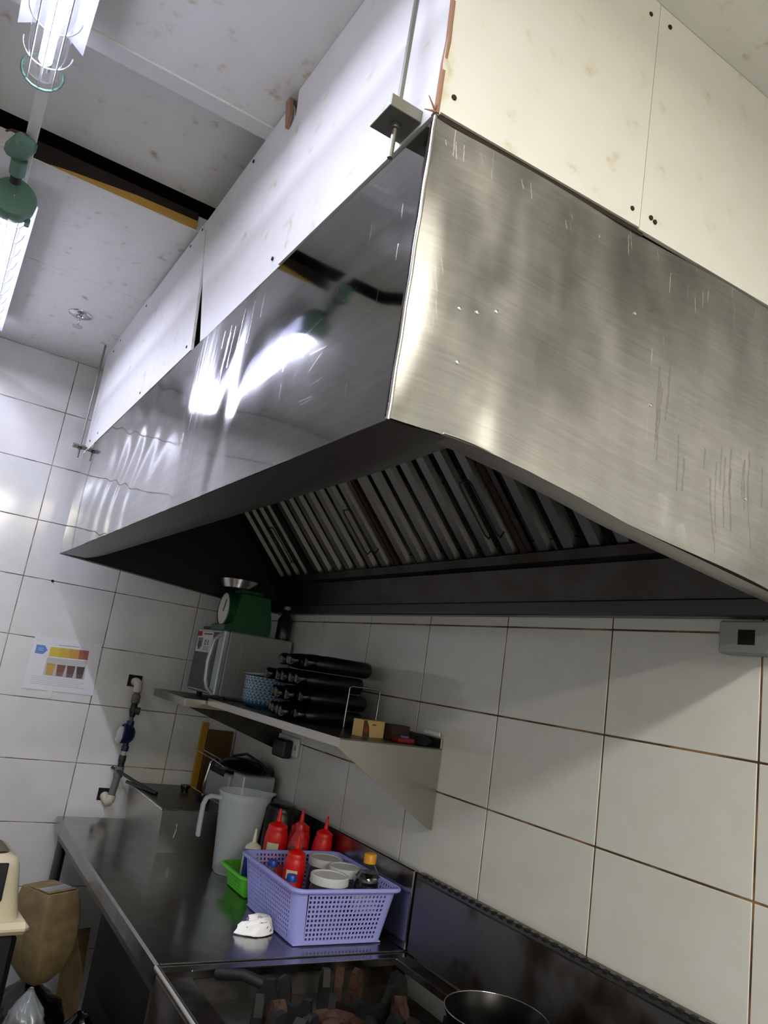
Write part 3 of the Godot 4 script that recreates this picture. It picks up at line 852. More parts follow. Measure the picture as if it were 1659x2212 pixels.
	# pan
	var p := thing("black_wok", "black wok with a shiny rim on the stove", "wok", Vector3(2.215, 0.810, 0.185))
	p.scale = Vector3.ONE * 0.83
	var wok_black := mat("wok_black", Color(0.012, 0.012, 0.013), 0.32)
	wok_black.metallic_specular = 0.35
	part(p, "bowl", G.new().lathe(Vector3.ZERO, [Vector2(0.0005, 0.012), Vector2(0.05, 0.014), Vector2(0.09, 0.034), Vector2(0.120, 0.066), Vector2(0.133, 0.090), Vector2(0.137, 0.090), Vector2(0.124, 0.062), Vector2(0.094, 0.028), Vector2(0.05, 0.008), Vector2(0.0005, 0.006)], 48), wok_black)
	var rim := []
	for i in 64:
		var a := TAU * i / 64.0
		rim.append(Vector3(cos(a) * 0.135, 0.0905, sin(a) * 0.135))
	part(p, "rim", G.new().tube(rim, 0.0018, 6, true), M.chrome, "bright worn rim")
	part(p, "handle", G.new().tube([Vector3(0.128, 0.082, 0.02), Vector3(0.20, 0.11, 0.03), Vector3(0.33, 0.13, 0.05)], 0.011, 10), M.black_plastic)

# ------------------------------------------------------------------ shelf on the back wall
func build_shelf() -> void:
	var t := thing("wall_shelf", "long stainless wall shelf with a triangular end bracket and upstand", "shelf", Vector3.ZERO)
	var y := 1.369
	part(t, "board", G.new().box(Vector3(1.098, y - 0.002, 0.182), Vector3(1.128, 0.004, 0.356)), M.steel_dull)
	part(t, "front_lip", G.new().box(Vector3(1.098, y - 0.013, 0.360), Vector3(1.128, 0.027, 0.003), 0.001), M.steel)
	part(t, "upstand", G.new().box(Vector3(1.098, y + 0.014, 0.006), Vector3(1.128, 0.030, 0.004), 0.001), M.steel)
	for x in [1.662]:
		part(t, "bracket", G.new().prism(Vector3(x - 0.002, 0, 0), Vector3(0, 0, 1), Vector3(0, 1, 0), Vector3(1, 0, 0), [Vector2(0.003, y - 0.004), Vector2(0.003, 1.134), Vector2(0.020, 1.138), Vector2(0.361, y - 0.028), Vector2(0.361, y - 0.004)], 0.003), M.steel if x > 1.0 else M.steel_greasy)
	var l := thing("corner_shelf", "deeper stainless shelf in the corner that carries the microwave", "shelf", Vector3.ZERO)
	y = 1.358
	part(l, "board", G.new().box(Vector3(0.285, y - 0.002, 0.227), Vector3(0.47, 0.004, 0.446)), M.steel_dull)
	part(l, "front_lip", G.new().box(Vector3(0.285, y - 0.016, 0.450), Vector3(0.47, 0.032, 0.003), 0.001), M.steel)
	part(l, "side_lip", G.new().box(Vector3(0.5205, y - 0.016, 0.227), Vector3(0.003, 0.032, 0.446)), M.steel)
	part(l, "bracket", G.new().prism(Vector3(0.512, 0, 0), Vector3(0, 0, 1), Vector3(0, 1, 0), Vector3(1, 0, 0), [Vector2(0.003, y - 0.004), Vector2(0.003, 1.19), Vector2(0.44, y - 0.03), Vector2(0.44, y - 0.004)], 0.003), M.steel_greasy)

func build_shelf_things() -> void:
	# microwave
	var y := 1.358
	var t := thing("microwave_oven", "grey microwave oven with dark glass door and curved silver handle on the corner shelf", "microwave", Vector3(0.145, y, 0.012))
	var W := 0.355
	var H := 0.272
	part(t, "case", G.new().box(Vector3(W / 2, 0.022 + H / 2, 0.150), Vector3(W, H, 0.292), 0.005), M.microwave_grey)
	part(t, "case_seam", G.new().box(Vector3(W + 0.0003, 0.022 + H / 2, 0.235), Vector3(0.001, H - 0.08, 0.0025)), M.microwave_silver)
	var door := part(t, "door", G.new().box(Vector3(W / 2, 0.022 + H / 2, 0.309), Vector3(W, H, 0.024), 0.005), M.microwave_silver)
	part(door, "door_glass", G.new().box(Vector3(W / 2 - 0.03, 0.022 + H / 2, 0.3215), Vector3(W - 0.07, H - 0.022, 0.004), 0.001), M.smoked_plastic)
	part(door, "handle", G.new().tube([Vector3(W - 0.022, 0.022 + H - 0.012, 0.320), Vector3(W - 0.024, 0.022 + H - 0.045, 0.352), Vector3(W - 0.026, 0.022 + H / 2, 0.362), Vector3(W - 0.026, 0.080, 0.356), Vector3(W - 0.024, 0.050, 0.346), Vector3(W - 0.020, 0.026, 0.320)], 0.0085, 10), M.microwave_silver)
	for x in [0.03, W - 0.03]:
		for z in [0.03, 0.27]:
			part(t, "foot", G.new().cyl(Vector3(x, 0, z), Vector3(x, 0.024, z), 0.012, 0.014, 12), M.black_plastic)
	# printed sticker on the door glass
	var im := Image.create(128, 128, false, Image.FORMAT_RGB8)
	im.fill(Color(0.80, 0.79, 0.77))
	im.fill_rect(Rect2i(0, 0, 36, 30), Color(0.62, 0.08, 0.09))
	im.fill_rect(Rect2i(50, 10, 70, 8), Color(0.18, 0.2, 0.2))
	im.fill_rect(Rect2i(8, 40, 40, 60), Color(0.45, 0.45, 0.44))
	im.fill_rect(Rect2i(16, 60, 20, 52), Color(0.25, 0.24, 0.24))
	im.fill_rect(Rect2i(66, 52, 14, 32), Color(0.2, 0.2, 0.2))
	im.fill_rect(Rect2i(71, 58, 4, 20), Color(0.80, 0.79, 0.77))
	im.fill_rect(Rect2i(92, 52, 7, 32), Color(0.2, 0.2, 0.2))
	for k in 7:
		im.fill_rect(Rect2i(62, 92 + k * 4, 46, 2), Color(0.5, 0.5, 0.5))
	var sm := mat("sticker_print", Color(1, 1, 1), 0.5)
	sm.albedo_texture = ImageTexture.create_from_image(im)
	var sg := G.new()
	sg.quad(Vector3(0.015, 0.282, 0.3240), Vector3(0.225, 0.282, 0.3240), Vector3(0.225, 0.192, 0.3240), Vector3(0.015, 0.192, 0.3240), Vector3(0, 0, 1))
	part(door, "sticker", sg, sm, "white printed sticker with a red square")
	# dial scale on the microwave
	var s := thing("dial_scale", "dark green dial kitchen scale with metal pan on top of the microwave", "scale", Vector3(0.412, 1.652, 0.225))
	var tw := Basis(Vector3.UP, 0.25)
	part(s, "body", G.new().prism(Vector3(-0.085, 0, 0), Vector3(0, 0, 1), Vector3(0, 1, 0), Vector3(1, 0, 0), [Vector2(-0.095, 0.0), Vector2(0.115, 0.0), Vector2(0.115, 0.022), Vector2(0.085, 0.035), Vector2(0.062, 0.165), Vector2(-0.070, 0.165), Vector2(-0.095, 0.05)], 0.17), M.scale_green)
	part(s, "dial_rim", G.new().lathe(Vector3(0, 0.092, 0.078), [Vector2(0.074, -0.02), Vector2(0.076, 0.026), Vector2(0.070, 0.029), Vector2(0.068, 0.024)], 32, Basis(Vector3(1, 0, 0), PI / 2)), M.scale_green)
	var face := part(s, "dial_face", G.new().cyl(Vector3(0, 0.092, 0.098), Vector3(0, 0.092, 0.103), 0.070, 0.070, 32), M.white_china, "white round dial")
	part(face, "pointer", G.new().box(Vector3(0.008, 0.108, 0.1045), Vector3(0.004, 0.055, 0.002), 0.0, Basis(Vector3(0, 0, 1), -0.4)), M.black_plastic)
	part(s, "pan_support", G.new().box(Vector3(0, 0.178, 0), Vector3(0.10, 0.018, 0.10), 0.003), M.scale_green)
	part(s, "pan", G.new().lathe(Vector3(0, 0.188, 0.05), [Vector2(0.0005, 0.004), Vector2(0.070, 0.004), Vector2(0.088, 0.034), Vector2(0.092, 0.035), Vector2(0.090, 0.031), Vector2(0.072, 0.0), Vector2(0.0005, 0.0)], 36), M.steel_bright)
	single("black_tray", G.new().box(Vector3(0.225, 1.660, 0.285), Vector3(0.15, 0.014, 0.06), 0.004), M.black_plastic, "flat black tray on the microwave beside the green scale", "tray")
	var w := thing("water_bottle", "small dark bottle behind the green scale on the microwave", "bottle", Vector3(0.455, 1.652, 0.050))
	part(w, "bottle", G.new().lathe(Vector3.ZERO, [Vector2(0.0005, 0), Vector2(0.032, 0), Vector2(0.034, 0.01), Vector2(0.034, 0.09), Vector2(0.014, 0.12), Vector2(0.014, 0.135)], 18), M.smoked_plastic)
	part(w, "cap", G.new().cyl(Vector3(0, 0.135, 0), Vector3(0, 0.15, 0), 0.016, 0.016, 14), M.grey_plastic)
	# stack of bowls
	var bi := Image.create(256, 256, false, Image.FORMAT_RGB8)
	bi.fill(Color(0.20, 0.40, 0.58))
	bi.fill_rect(Rect2i(0, 0, 256, 4), Color(0.80, 0.85, 0.88))
	for k in 32:
		bi.fill_rect(Rect2i(k * 8, 6, 4, 7), Color(0.74, 0.82, 0.86))
		bi.fill_rect(Rect2i(k * 8 + 1, 20, 3, 12), Color(0.60, 0.72, 0.80))
	bi.fill_rect(Rect2i(0, 15, 256, 2), Color(0.70, 0.80, 0.86))
	var bm := mat("blue_pattern", Color(1, 1, 1), 0.2)
	bm.albedo_texture = ImageTexture.create_from_image(bi)
	var sy := 1.369
	var b0: Node3D
	for k in 9:
		if k == 0:
			b0 = thing("patterned_bowl", "blue and white patterned bowl, lowest in the stack on the wall shelf", "bowl", Vector3(0.74, sy, 0.207), "stacked patterned bowls")
			part(b0, "bowl", G.new().lathe(Vector3.ZERO, [Vector2(0.090, 0.034), Vector2(0.088, 0.030), Vector2(0.083, 0.016), Vector2(0.068, 0.004), Vector2(0.046, 0.002), Vector2(0.046, 0.0), Vector2(0.038, 0.0), Vector2(0.036, 0.005), Vector2(0.066, 0.008), Vector2(0.079, 0.020), Vector2(0.087, 0.0345), Vector2(0.090, 0.034)], 40), bm)
		else:
			var rb := RandomNumberGenerator.new()
			rb.seed = k
			copy(b0, Vector3(0.74 + rb.randf_range(-0.002, 0.002), sy + k * 0.0105, 0.207 + rb.randf_range(-0.003, 0.003)), "blue and white patterned bowl, %s in the stack on the wall shelf" % (["lowest", "second from the bottom", "third from the bottom", "fourth from the bottom", "fifth from the bottom", "sixth from the bottom", "seventh from the bottom", "second from the top", "topmost"][k]), k * 0.7)
	var wp := single("white_plate", G.new().lathe(Vector3.ZERO, [Vector2(0.0005, 0.002), Vector2(0.058, 0.002), Vector2(0.096, 0.014), Vector2(0.098, 0.016), Vector2(0.094, 0.016), Vector2(0.056, 0.006), Vector2(0.0005, 0.006)], 40), M.white_china, "white plate tilted on top of the patterned bowls", "plate", Vector3(0.74, sy + 9 * 0.0105 + 0.027, 0.207))
	wp.rotation = Vector3(0.10, 0, 0.03)
	# black containers lying in a wire rack
	var r := thing("wire_rack", "silver wire rack holding black containers on the wall shelf", "rack", Vector3(1.19, sy, 0.10))
	for x in [-0.16, 0.13]:
		part(r, "side_wire", G.new().tube([Vector3(x, 0.003, -0.06), Vector3(x, 0.135, -0.06), Vector3(x, 0.14, -0.05), Vector3(x, 0.14, 0.05), Vector3(x, 0.135, 0.06), Vector3(x, 0.003, 0.06)], 0.003, 8), M.chrome)
	part(r, "cross_wire", G.new().cyl(Vector3(-0.16, 0.125, 0.06), Vector3(0.13, 0.125, 0.06), 0.002, 0.002, 8), M.chrome)
	part(r, "cross_wire", G.new().cyl(Vector3(-0.16, 0.006, -0.06), Vector3(0.13, 0.006, -0.06), 0.002, 0.002, 8), M.chrome)
	var c0: Node3D
	var rr := RandomNumberGenerator.new()
	rr.seed = 77
	for col in 5:
		for row in 4:
			var at := Vector3(1.062 + col * 0.0575, sy + 0.028 + row * 0.0565, 0.065 + rr.randf_range(0.0, 0.05))
			var cl := "black round-ended container in the rack's %s row, %s" % [["lowest", "second", "third", "top"][row], ["nearest the bowls", "second from the bowls", "in the middle column", "second from the cartons", "nearest the cartons"][col]]
			if c0 == null:
				c0 = thing("black_container", cl, "container", at, "black containers in the wire rack")
				part(c0, "body", G.new().lathe(Vector3.ZERO, [Vector2(0.0005, 0.0), Vector2(0.022, 0.0), Vector2(0.026, 0.006), Vector2(0.0275, 0.02), Vector2(0.0275, 0.17), Vector2(0.024, 0.195), Vector2(0.0165, 0.215)], 20, Basis(Vector3(1, 0, 0), PI / 2), 60.0), M.black_plastic)
				part(c0, "cap", G.new().lathe(Vector3.ZERO, [Vector2(0.0165, 0.212), Vector2(0.020, 0.214), Vector2(0.020, 0.240), Vector2(0.014, 0.247), Vector2(0.0005, 0.248)], 18, Basis(Vector3(1, 0, 0), PI / 2)), M.black_gloss)
			else:
				copy(c0, at, cl)
	# cartons and small things at the shelf's open end
	var k := thing("cream_carton", "cream printed carton standing near the shelf's open end", "carton", Vector3(1.52, sy, 0.185))
	k.rotation.y = 0.25
	part(k, "box", G.new().box(Vector3(0, 0.025, 0), Vector3(0.045, 0.050, 0.095), 0.001), M.carton_cream)
	part(k, "picture_panel", G.new().prism(Vector3(0.0228, 0, 0), Vector3(0, 0, 1), Vector3(0, 1, 0), Vector3(1, 0, 0), [Vector2(0.016, 0.001), Vector2(0.047, 0.001), Vector2(0.047, 0.049), Vector2(0.034, 0.049), Vector2(0.022, 0.03)], 0.0006), mat("carton_picture", Color(0.30, 0.22, 0.16), 0.6), "dark food picture on the end")
	part(k, "picture_food", G.new().cyl(Vector3(0.023, 0.022, 0.034), Vector3(0.0238, 0.022, 0.034), 0.009, 0.009, 14), mat("carton_food", Color(0.55, 0.20, 0.13), 0.6))
	part(k, "print_bar", G.new().box(Vector3(0.0229, 0.038, 0.0), Vector3(0.0006, 0.004, 0.018)), mat("carton_print", Color(0.42, 0.32, 0.18), 0.7))
	single("brown_carton", G.new().box(Vector3(1.545, sy + 0.024, 0.098), Vector3(0.05, 0.046, 0.065), 0.001), M.carton_brown, "dark brown carton behind the cream carton on the shelf", "carton")
	var rc := thing("red_packet", "small red packet with a blue and white corner on the shelf end", "packet", Vector3(1.60, sy, 0.105))
	part(rc, "packet", G.new().box(Vector3(0, 0.008, 0), Vector3(0.04, 0.015, 0.06), 0.003), M.carton_red)
	part(rc, "tag", G.new().box(Vector3(0.004, 0.018, 0.0), Vector3(0.022, 0.006, 0.016), 0.001, Basis(Vector3.UP, 0.4)), mat("tag_blue", Color(0.35, 0.38, 0.62), 0.5))
	var dg := thing("dark_pouch", "crumpled dark blue pouch at the shelf's open end against the tiles", "pouch", Vector3(1.612, sy, 0.045))
	part(dg, "pouch", G.new().lathe(Vector3.ZERO, [Vector2(0.0005, 0.0), Vector2(0.030, 0.002), Vector2(0.034, 0.012), Vector2(0.024, 0.024), Vector2(0.0005, 0.030)], 9), mat("navy_cloth", Color(0.03, 0.035, 0.07), 0.6))
	single("white_card", G.new().box(Vector3(1.615, sy + 0.040, 0.013), Vector3(0.085, 0.012, 0.004), 0.001), M.white_plastic, "small white card leaning on the shelf upstand", "card")
	# socket under the shelf with a black adapter
	var o := thing("wall_socket", "white wall socket with a black adapter plugged in under the shelf", "socket", Vector3(0.60, 1.225, 0.0))
	var pl := part(o, "plate", G.new().box(Vector3(0, 0, 0.006), Vector3(0.22, 0.075, 0.012), 0.003), M.white_plastic)
	part(o, "adapter", G.new().box(Vector3(0.01, -0.012, 0.032), Vector3(0.115, 0.072, 0.042), 0.006), M.black_plastic, "black adapter")
	part(pl, "switch", G.new().box(Vector3(0.09, 0.0, 0.0125), Vector3(0.012, 0.018, 0.004), 0.001), M.grey_plastic)

# ------------------------------------------------------------------ left wall: poster, pipe
func build_left_wall_things() -> void:
	var W := 384
	var H := 288
	var im := Image.create(W, H, false, Image.FORMAT_RGB8)
	im.fill(Color(0.88, 0.88, 0.90))
	# blue arrow
	var arrow := PackedVector2Array([Vector2(20, 42), Vector2(64, 42), Vector2(82, 66), Vector2(64, 90), Vector2(20, 90)])
	for y in range(40, 92):
		for x in range(18, 84):
			if Geometry2D.is_point_in_polygon(Vector2(x, y), arrow):
				im.set_pixel(x, y, Color(0.27, 0.50, 0.82))
	for k in 2:
		im.fill_rect(Rect2i(32, 58 + k * 10, 28, 4), Color(0.62, 0.75, 0.92))
	im.fill_rect(Rect2i(138, 30, 120, 5), Color(0.66, 0.67, 0.72))
	var cc := [Color(0.86, 0.76, 0.12), Color(0.83, 0.68, 0.16), Color(0.82, 0.58, 0.18), Color(0.66, 0.32, 0.22)]
	for k in 4:
		im.fill_rect(Rect2i(96 + k * 55, 46, 55, 52), cc[k])
	im.fill_rect(Rect2i(90, 104, 226, 102), Color(0.73, 0.74, 0.74))
	var cups := [Color(0.80, 0.62, 0.14), Color(0.52, 0.24, 0.20), Color(0.34, 0.24, 0.24), Color(0.24, 0.18, 0.20)]
	for k in 4:
		for y in range(140, 202):
			var s := int((y - 140) * 0.10)
			im.fill_rect(Rect2i(98 + k * 55 + s, y, 46 - 2 * s, 1), cups[k].lerp(Color(0.62, 0.60, 0.58), 0.25 if y > 180 else 0.0))
		im.fill_rect(Rect2i(98 + k * 55, 138, 46, 3), cups[k].darkened(0.3))
	for k in 5:
		im.fill_rect(Rect2i(34, 214 + k * 10, 250 + (k * 37) % 50, 3), Color(0.74, 0.75, 0.78))
	im.adjust_bcs(0.97, 0.95, 0.82)
	var pm := mat("poster_print", Color(1, 1, 1), 0.28)
	pm.albedo_texture = ImageTexture.create_from_image(im)
	var t := thing("oil_chart", "laminated chart with blue arrow, yellow to brown colour bar and cups", "poster", Vector3(0.002, 1.400, 0.850))
	var g := G.new()
	g.quad(Vector3(0, 0.106, 0.142), Vector3(0, 0.117, -0.138), Vector3(0, -0.110, -0.149), Vector3(0, -0.112, 0.145), Vector3(1, 0, 0))
	part(t, "sheet", g, pm)
	part(t, "backing", G.new().box(Vector3(-0.0012, 0, 0), Vector3(0.0016, 0.22, 0.27)), M.white_plastic)
	for q in [[0.110, 0.128], [-0.125, 0.03]]:
		part(t, "tape", G.new().box(Vector3(0.0012, q[0], q[1]), Vector3(0.0008, 0.03, 0.02)), glass("tape", Color(0.95, 0.95, 0.95), 0.4, 0.12))
	single("wall_plug", G.new().cyl(Vector3(0.0, 1.752, 0.978), Vector3(0.004, 1.752, 0.978), 0.006, 0.005, 10), M.dark_slot, "small dark plug in the joint of the tiled wall below the hood", "plug")
	# water meter on a riser between two square holes
	var p := thing("water_meter", "blue water meter on a grey and white pipe riser by the tiled wall", "meter", Vector3(0, 0, 0))
	var x := 0.062
	var z := 0.528
	for h in [[1.376, 0.534], [0.880, 0.556]]:
		part(p, "pipe_hole", G.new().box(Vector3(0.0004, h[0], h[1]), Vector3(0.0022, 0.052, 0.062)), M.dark_slot, "square hole cut in the tile")
	part(p, "elbow", G.new().tube([Vector3(0.0, 1.372, 0.532), Vector3(0.03, 1.372, 0.530), Vector3(0.052, 1.366, z), Vector3(x, 1.350, z), Vector3(x, 1.332, z)], 0.019, 16), M.pvc)
	part(p, "elbow", G.new().tube([Vector3(0.0, 0.872, 0.556), Vector3(0.03, 0.868, 0.552), Vector3(0.052, 0.860, 0.547), Vector3(x, 0.868, 0.545), Vector3(x, 0.890, 0.543)], 0.020, 16), M.pvc)
	part(p, "coupling", G.new().lathe(Vector3(x, 1.285, z), [Vector2(0.014, 0.05), Vector2(0.014, 0.036), Vector2(0.019, 0.034), Vector2(0.019, 0.0), Vector2(0.014, -0.002)], 16), M.pvc_dirty)
	var v := G.new()
	v.lathe(Vector3(x, 1.222, z), [Vector2(0.011, 0.064), Vector2(0.015, 0.060), Vector2(0.015, 0.04), Vector2(0.018, 0.03), Vector2(0.015, 0.016), Vector2(0.013, 0.004), Vector2(0.010, 0.0)], 8)
	v.cyl(Vector3(x, 1.252, z), Vector3(x + 0.012, 1.251, z - 0.026), 0.015, 0.017, 14)
	part(p, "valve", v, M.galvanised)
	part(p, "pipe", G.new().cyl(Vector3(x, 1.20, z), Vector3(x, 1.23, z), 0.010, 0.010, 14), M.pvc_dirty)
	part(p, "nut", G.new().cyl(Vector3(x, 1.186, z), Vector3(x, 1.206, z), 0.017, 0.017, 6), M.meter_blue)
	var mb := part(p, "meter_body", G.new().lathe(Vector3(x, 1.145, z - 0.028), [Vector2(0.0005, 0.0), Vector2(0.024, 0.004), Vector2(0.038, 0.016), Vector2(0.040, 0.040), Vector2(0.043, 0.044), Vector2(0.043, 0.056), Vector2(0.036, 0.060)], 24, Basis(Vector3(1, 0, 0), PI / 2 - 0.1)), M.meter_blue)
	part(mb, "meter_glass", G.new().lathe(Vector3(x, 1.143, z + 0.030), [Vector2(0.037, 0.0), Vector2(0.036, 0.012), Vector2(0.028, 0.018), Vector2(0.0005, 0.020)], 24, Basis(Vector3(1, 0, 0), PI / 2 - 0.1)), mat("meter_face", Color(0.72, 0.73, 0.72), 0.12))
	part(p, "meter_neck", G.new().cyl(Vector3(x, 1.09, z), Vector3(x, 1.20, z), 0.013, 0.013, 14), M.meter_blue)
	part(p, "nut", G.new().cyl(Vector3(x, 1.076, z), Vector3(x, 1.098, z), 0.017, 0.017, 6), M.meter_blue)
	part(p, "pipe", G.new().cyl(Vector3(x, 1.05, z + 0.001), Vector3(x, 1.08, z), 0.010, 0.010, 14), M.pvc)
	part(p, "union", G.new().lathe(Vector3(x, 1.008, z + 0.002), [Vector2(0.014, 0.05), Vector2(0.016, 0.046), Vector2(0.016, 0.024), Vector2(0.014, 0.02), Vector2(0.013, 0.0)], 14), M.galvanised)
	part(p, "sleeve", G.new().cyl(Vector3(x, 0.965, 0.534), Vector3(x, 1.010, 0.532), 0.0195, 0.0195, 16), M.pvc_dirty)
	part(p, "pipe", G.new().cyl(Vector3(x, 0.885, 0.543), Vector3(x, 0.97, 0.534), 0.0155, 0.0155, 16), M.pvc_dirty)

# ------------------------------------------------------------------ things standing on the worktop
func build_counter_things() -> void:
	# deep steel container with its lid
	var t := thing("food_container", "deep stainless food container with a flat lid on the worktop", "container", Vector3(0.38, CT, 0.352))
	var b := G.new()
	var hx := 0.262
	var hz := 0.140
	for s in [-1.0, 1.0]:
		b.quad(Vector3(s * (hx - 0.012), 0, -hz + 0.012), Vector3(s * (hx - 0.012), 0, hz - 0.012), Vector3(s * hx, 0.152, hz), Vector3(s * hx, 0.152, -hz), Vector3(s, 0, 0))
		b.quad(Vector3(-hx + 0.012, 0, s * (hz - 0.012)), Vector3(hx - 0.012, 0, s * (hz - 0.012)), Vector3(hx, 0.152, s * hz), Vector3(-hx, 0.152, s * hz), Vector3(0, 0, s))
	b.quad(Vector3(-hx + 0.012, 0.001, -hz + 0.012), Vector3(hx - 0.012, 0.001, -hz + 0.012), Vector3(hx - 0.012, 0.001, hz - 0.012), Vector3(-hx + 0.012, 0.001, hz - 0.012), Vector3(0, -1, 0))
	part(t, "body", b, M.steel)
	var rm := G.new()
	for s in [-1.0, 1.0]:
		rm.box(Vector3(s * hx, 0.154, 0), Vector3(0.010, 0.006, hz * 2 + 0.01), 0.002)
		rm.box(Vector3(0, 0.154, s * hz), Vector3(hx * 2 + 0.01, 0.006, 0.010), 0.002)
	part(t, "rim", rm, M.steel_bright)
	var lid := part(t, "lid", G.new().box(Vector3(0, 0.155, 0), Vector3(hx * 2 - 0.012, 0.003, hz * 2 - 0.012), 0.001), M.steel_dull)
	part(lid, "knob", G.new().lathe(Vector3(-0.10, 0.157, -0.055), [Vector2(0.016, 0.0), Vector2(0.015, 0.01), Vector2(0.022, 0.022), Vector2(0.020, 0.030), Vector2(0.0005, 0.031)], 14), M.black_plastic)
	part(t, "wall_dent", G.new().tube([Vector3(hx - 0.0005, 0.105, 0.075), Vector3(hx - 0.002, 0.09, 0.071), Vector3(hx - 0.003, 0.07, 0.074), Vector3(hx - 0.004, 0.055, 0.077)], 0.0016, 6), M.steel_bright)
	single("black_pot", G.new().lathe(Vector3(0.46, CT + 0.157, 0.275), [Vector2(0.0005, 0.0), Vector2(0.028, 0.0), Vector2(0.032, 0.02), Vector2(0.032, 0.028), Vector2(0.0005, 0.03)], 16), M.black_gloss, "small black dish on the steel container's lid", "dish")
	var k := thing("black_tongs", "long black tongs lying across the steel container's lid", "tongs", Vector3(0.16, CT + 0.168, 0.495))
	part(k, "arm", G.new().tube([Vector3(-0.135, 0.030, 0.060), Vector3(0.05, 0.010, 0.005), Vector3(0.20, -0.004, -0.045)], 0.007, 8), M.black_plastic)
	part(k, "arm", G.new().tube([Vector3(0.0, -0.004, 0.02), Vector3(0.12, -0.004, -0.015), Vector3(0.22, -0.005, -0.05)], 0.007, 8), M.black_plastic)
	# table-top fryer
	var f := thing("deep_fryer", "small steel table fryer with wire basket and black lid in the corner", "fryer", Vector3(0.35, CT, 0.112))
	part(f, "body", G.new().box(Vector3(0, 0.135, -0.005), Vector3(0.26, 0.27, 0.16), 0.006), M.microwave_grey)
	part(f, "head", G.new().box(Vector3(0.19, 0.235, -0.01), Vector3(0.12, 0.11, 0.14), 0.005), M.microwave_silver)
	part(f, "head_post", G.new().box(Vector3(0.19, 0.09, -0.01), Vector3(0.10, 0.18, 0.10), 0.004), M.steel_dull)
	part(f, "lid", G.new().lathe(Vector3(0.08, 0.292, -0.01), [Vector2(0.13, 0.0), Vector2(0.125, 0.016), Vector2(0.09, 0.036), Vector2(0.0005, 0.048)], 26), M.black_gloss)
	part(f, "lid_handle", G.new().tube([Vector3(0.02, 0.335, 0.03), Vector3(0.09, 0.355, 0.0), Vector3(0.17, 0.330, -0.04), Vector3(0.235, 0.285, -0.075)], 0.006, 8), M.black_plastic)
	for z in [0.085, 0.125]:
		part(f, "basket_wire", G.new().tube([Vector3(-0.12, 0.33, z + 0.03), Vector3(0.06, 0.315, z), Vector3(0.13, 0.30, z - 0.02)], 0.0025, 6), M.chrome)
	part(f, "basket_handle", G.new().tube([Vector3(0.02, 0.32, 0.105), Vector3(0.03, 0.30, 0.13), Vector3(0.025, 0.20, 0.14), Vector3(0.02, 0.17, 0.13)], 0.005, 8), M.chrome)
	part(f, "basket", G.new().box(Vector3(-0.02, 0.275, 0.02), Vector3(0.18, 0.05, 0.12), 0.006), M.soot_iron)
	# one yellow board in the corner, its lit strip and shaded rest coloured apart
	single("yellow_board", G.new().box(Vector3(0.014, CT + 0.215, 0.166), Vector3(0.012, 0.43, 0.034), 0.003), M.yellow_board, "lit strip of the yellow cutting board standing in the corner against the tiled wall", "cutting board")
	single("yellow_board_shaded", G.new().box(Vector3(0.014, CT + 0.20, 0.082), Vector3(0.014, 0.40, 0.125), 0.003), mat("amber", Color(0.33, 0.23, 0.06), 0.6), "shaded part of the yellow cutting board, coloured dark amber, in the corner", "cutting board")  # shade on the board put into a darker colour
	# measuring jug
	var j := thing("measuring_jug", "tall translucent plastic measuring jug with handle on the worktop", "jug", Vector3(0.877, CT, 0.276))
	var jb := G.new()
	var rows := [[0.001, 0.062, 0.0], [0.010, 0.068, 0.0], [0.14, 0.078, 0.0], [0.235, 0.087, 0.0], [0.262, 0.090, 0.012], [0.272, 0.092, 0.020], [0.274, 0.094, 0.022]]
	var rings := []
	for r in rows:
		var q := []
		for i in 49:
			var a := TAU * i / 48.0
			var spout: float = r[2] * exp(-pow(angle_difference(a, -PI / 2 + 0.25) / 0.28, 2.0))
			var rr: float = r[1] + spout
			q.append(Vector3(cos(a) * rr, r[0] + spout * 0.25, sin(a) * rr))
		rings.append(q)
	jb.smooth()
	for i in rings.size() - 1:
		jb.band(rings[i], rings[i + 1])
	for i in 48:
		jb.tri(Vector3(0, 0.001, 0), rings[0][i], rings[0][i + 1], Vector3(0, -1, 0))
	var jo := part(j, "body", jb, M.jug_plastic)
	var rim: Array = rings[6].duplicate()
	rim.pop_back()
	part(jo, "rim", G.new().tube(rim, 0.0022, 6, true), M.jug_plastic)
	var hd := G.new()
	var hp := [Vector3(0, 0.252, 0.088), Vector3(0, 0.256, 0.125), Vector3(0, 0.248, 0.142), Vector3(0, 0.225, 0.150), Vector3(0, 0.15, 0.150), Vector3(0, 0.122, 0.148)]
	for i in hp.size() - 1:
		var a: Vector3 = hp[i]
		var c: Vector3 = hp[i + 1]
		var d := (c - a).normalized()
		hd.box((a + c) / 2, Vector3(0.022, (c - a).length() + 0.010, 0.014), 0.005, Basis(Vector3(1, 0, 0), d, Vector3(1, 0, 0).cross(d)))
	part(j, "handle", hd, M.jug_plastic)
	# crumpled cloth
	var n := FastNoiseLite.new()
	n.seed = 4
	n.frequency = 9.0
	n.fractal_octaves = 3
	var cl := G.new()
	cl.sheet(44, 30, func(u, v): return cloth_point(u, v, n), Vector3(0, 1, 0), 0.003)
	var co := single("cloth_rag", cl, M.cloth, "crumpled white cloth lying on the steel worktop beside the lavender basket", "cloth", Vector3(1.437, CT + 0.001, 0.432))
	co.rotation.y = 0.5

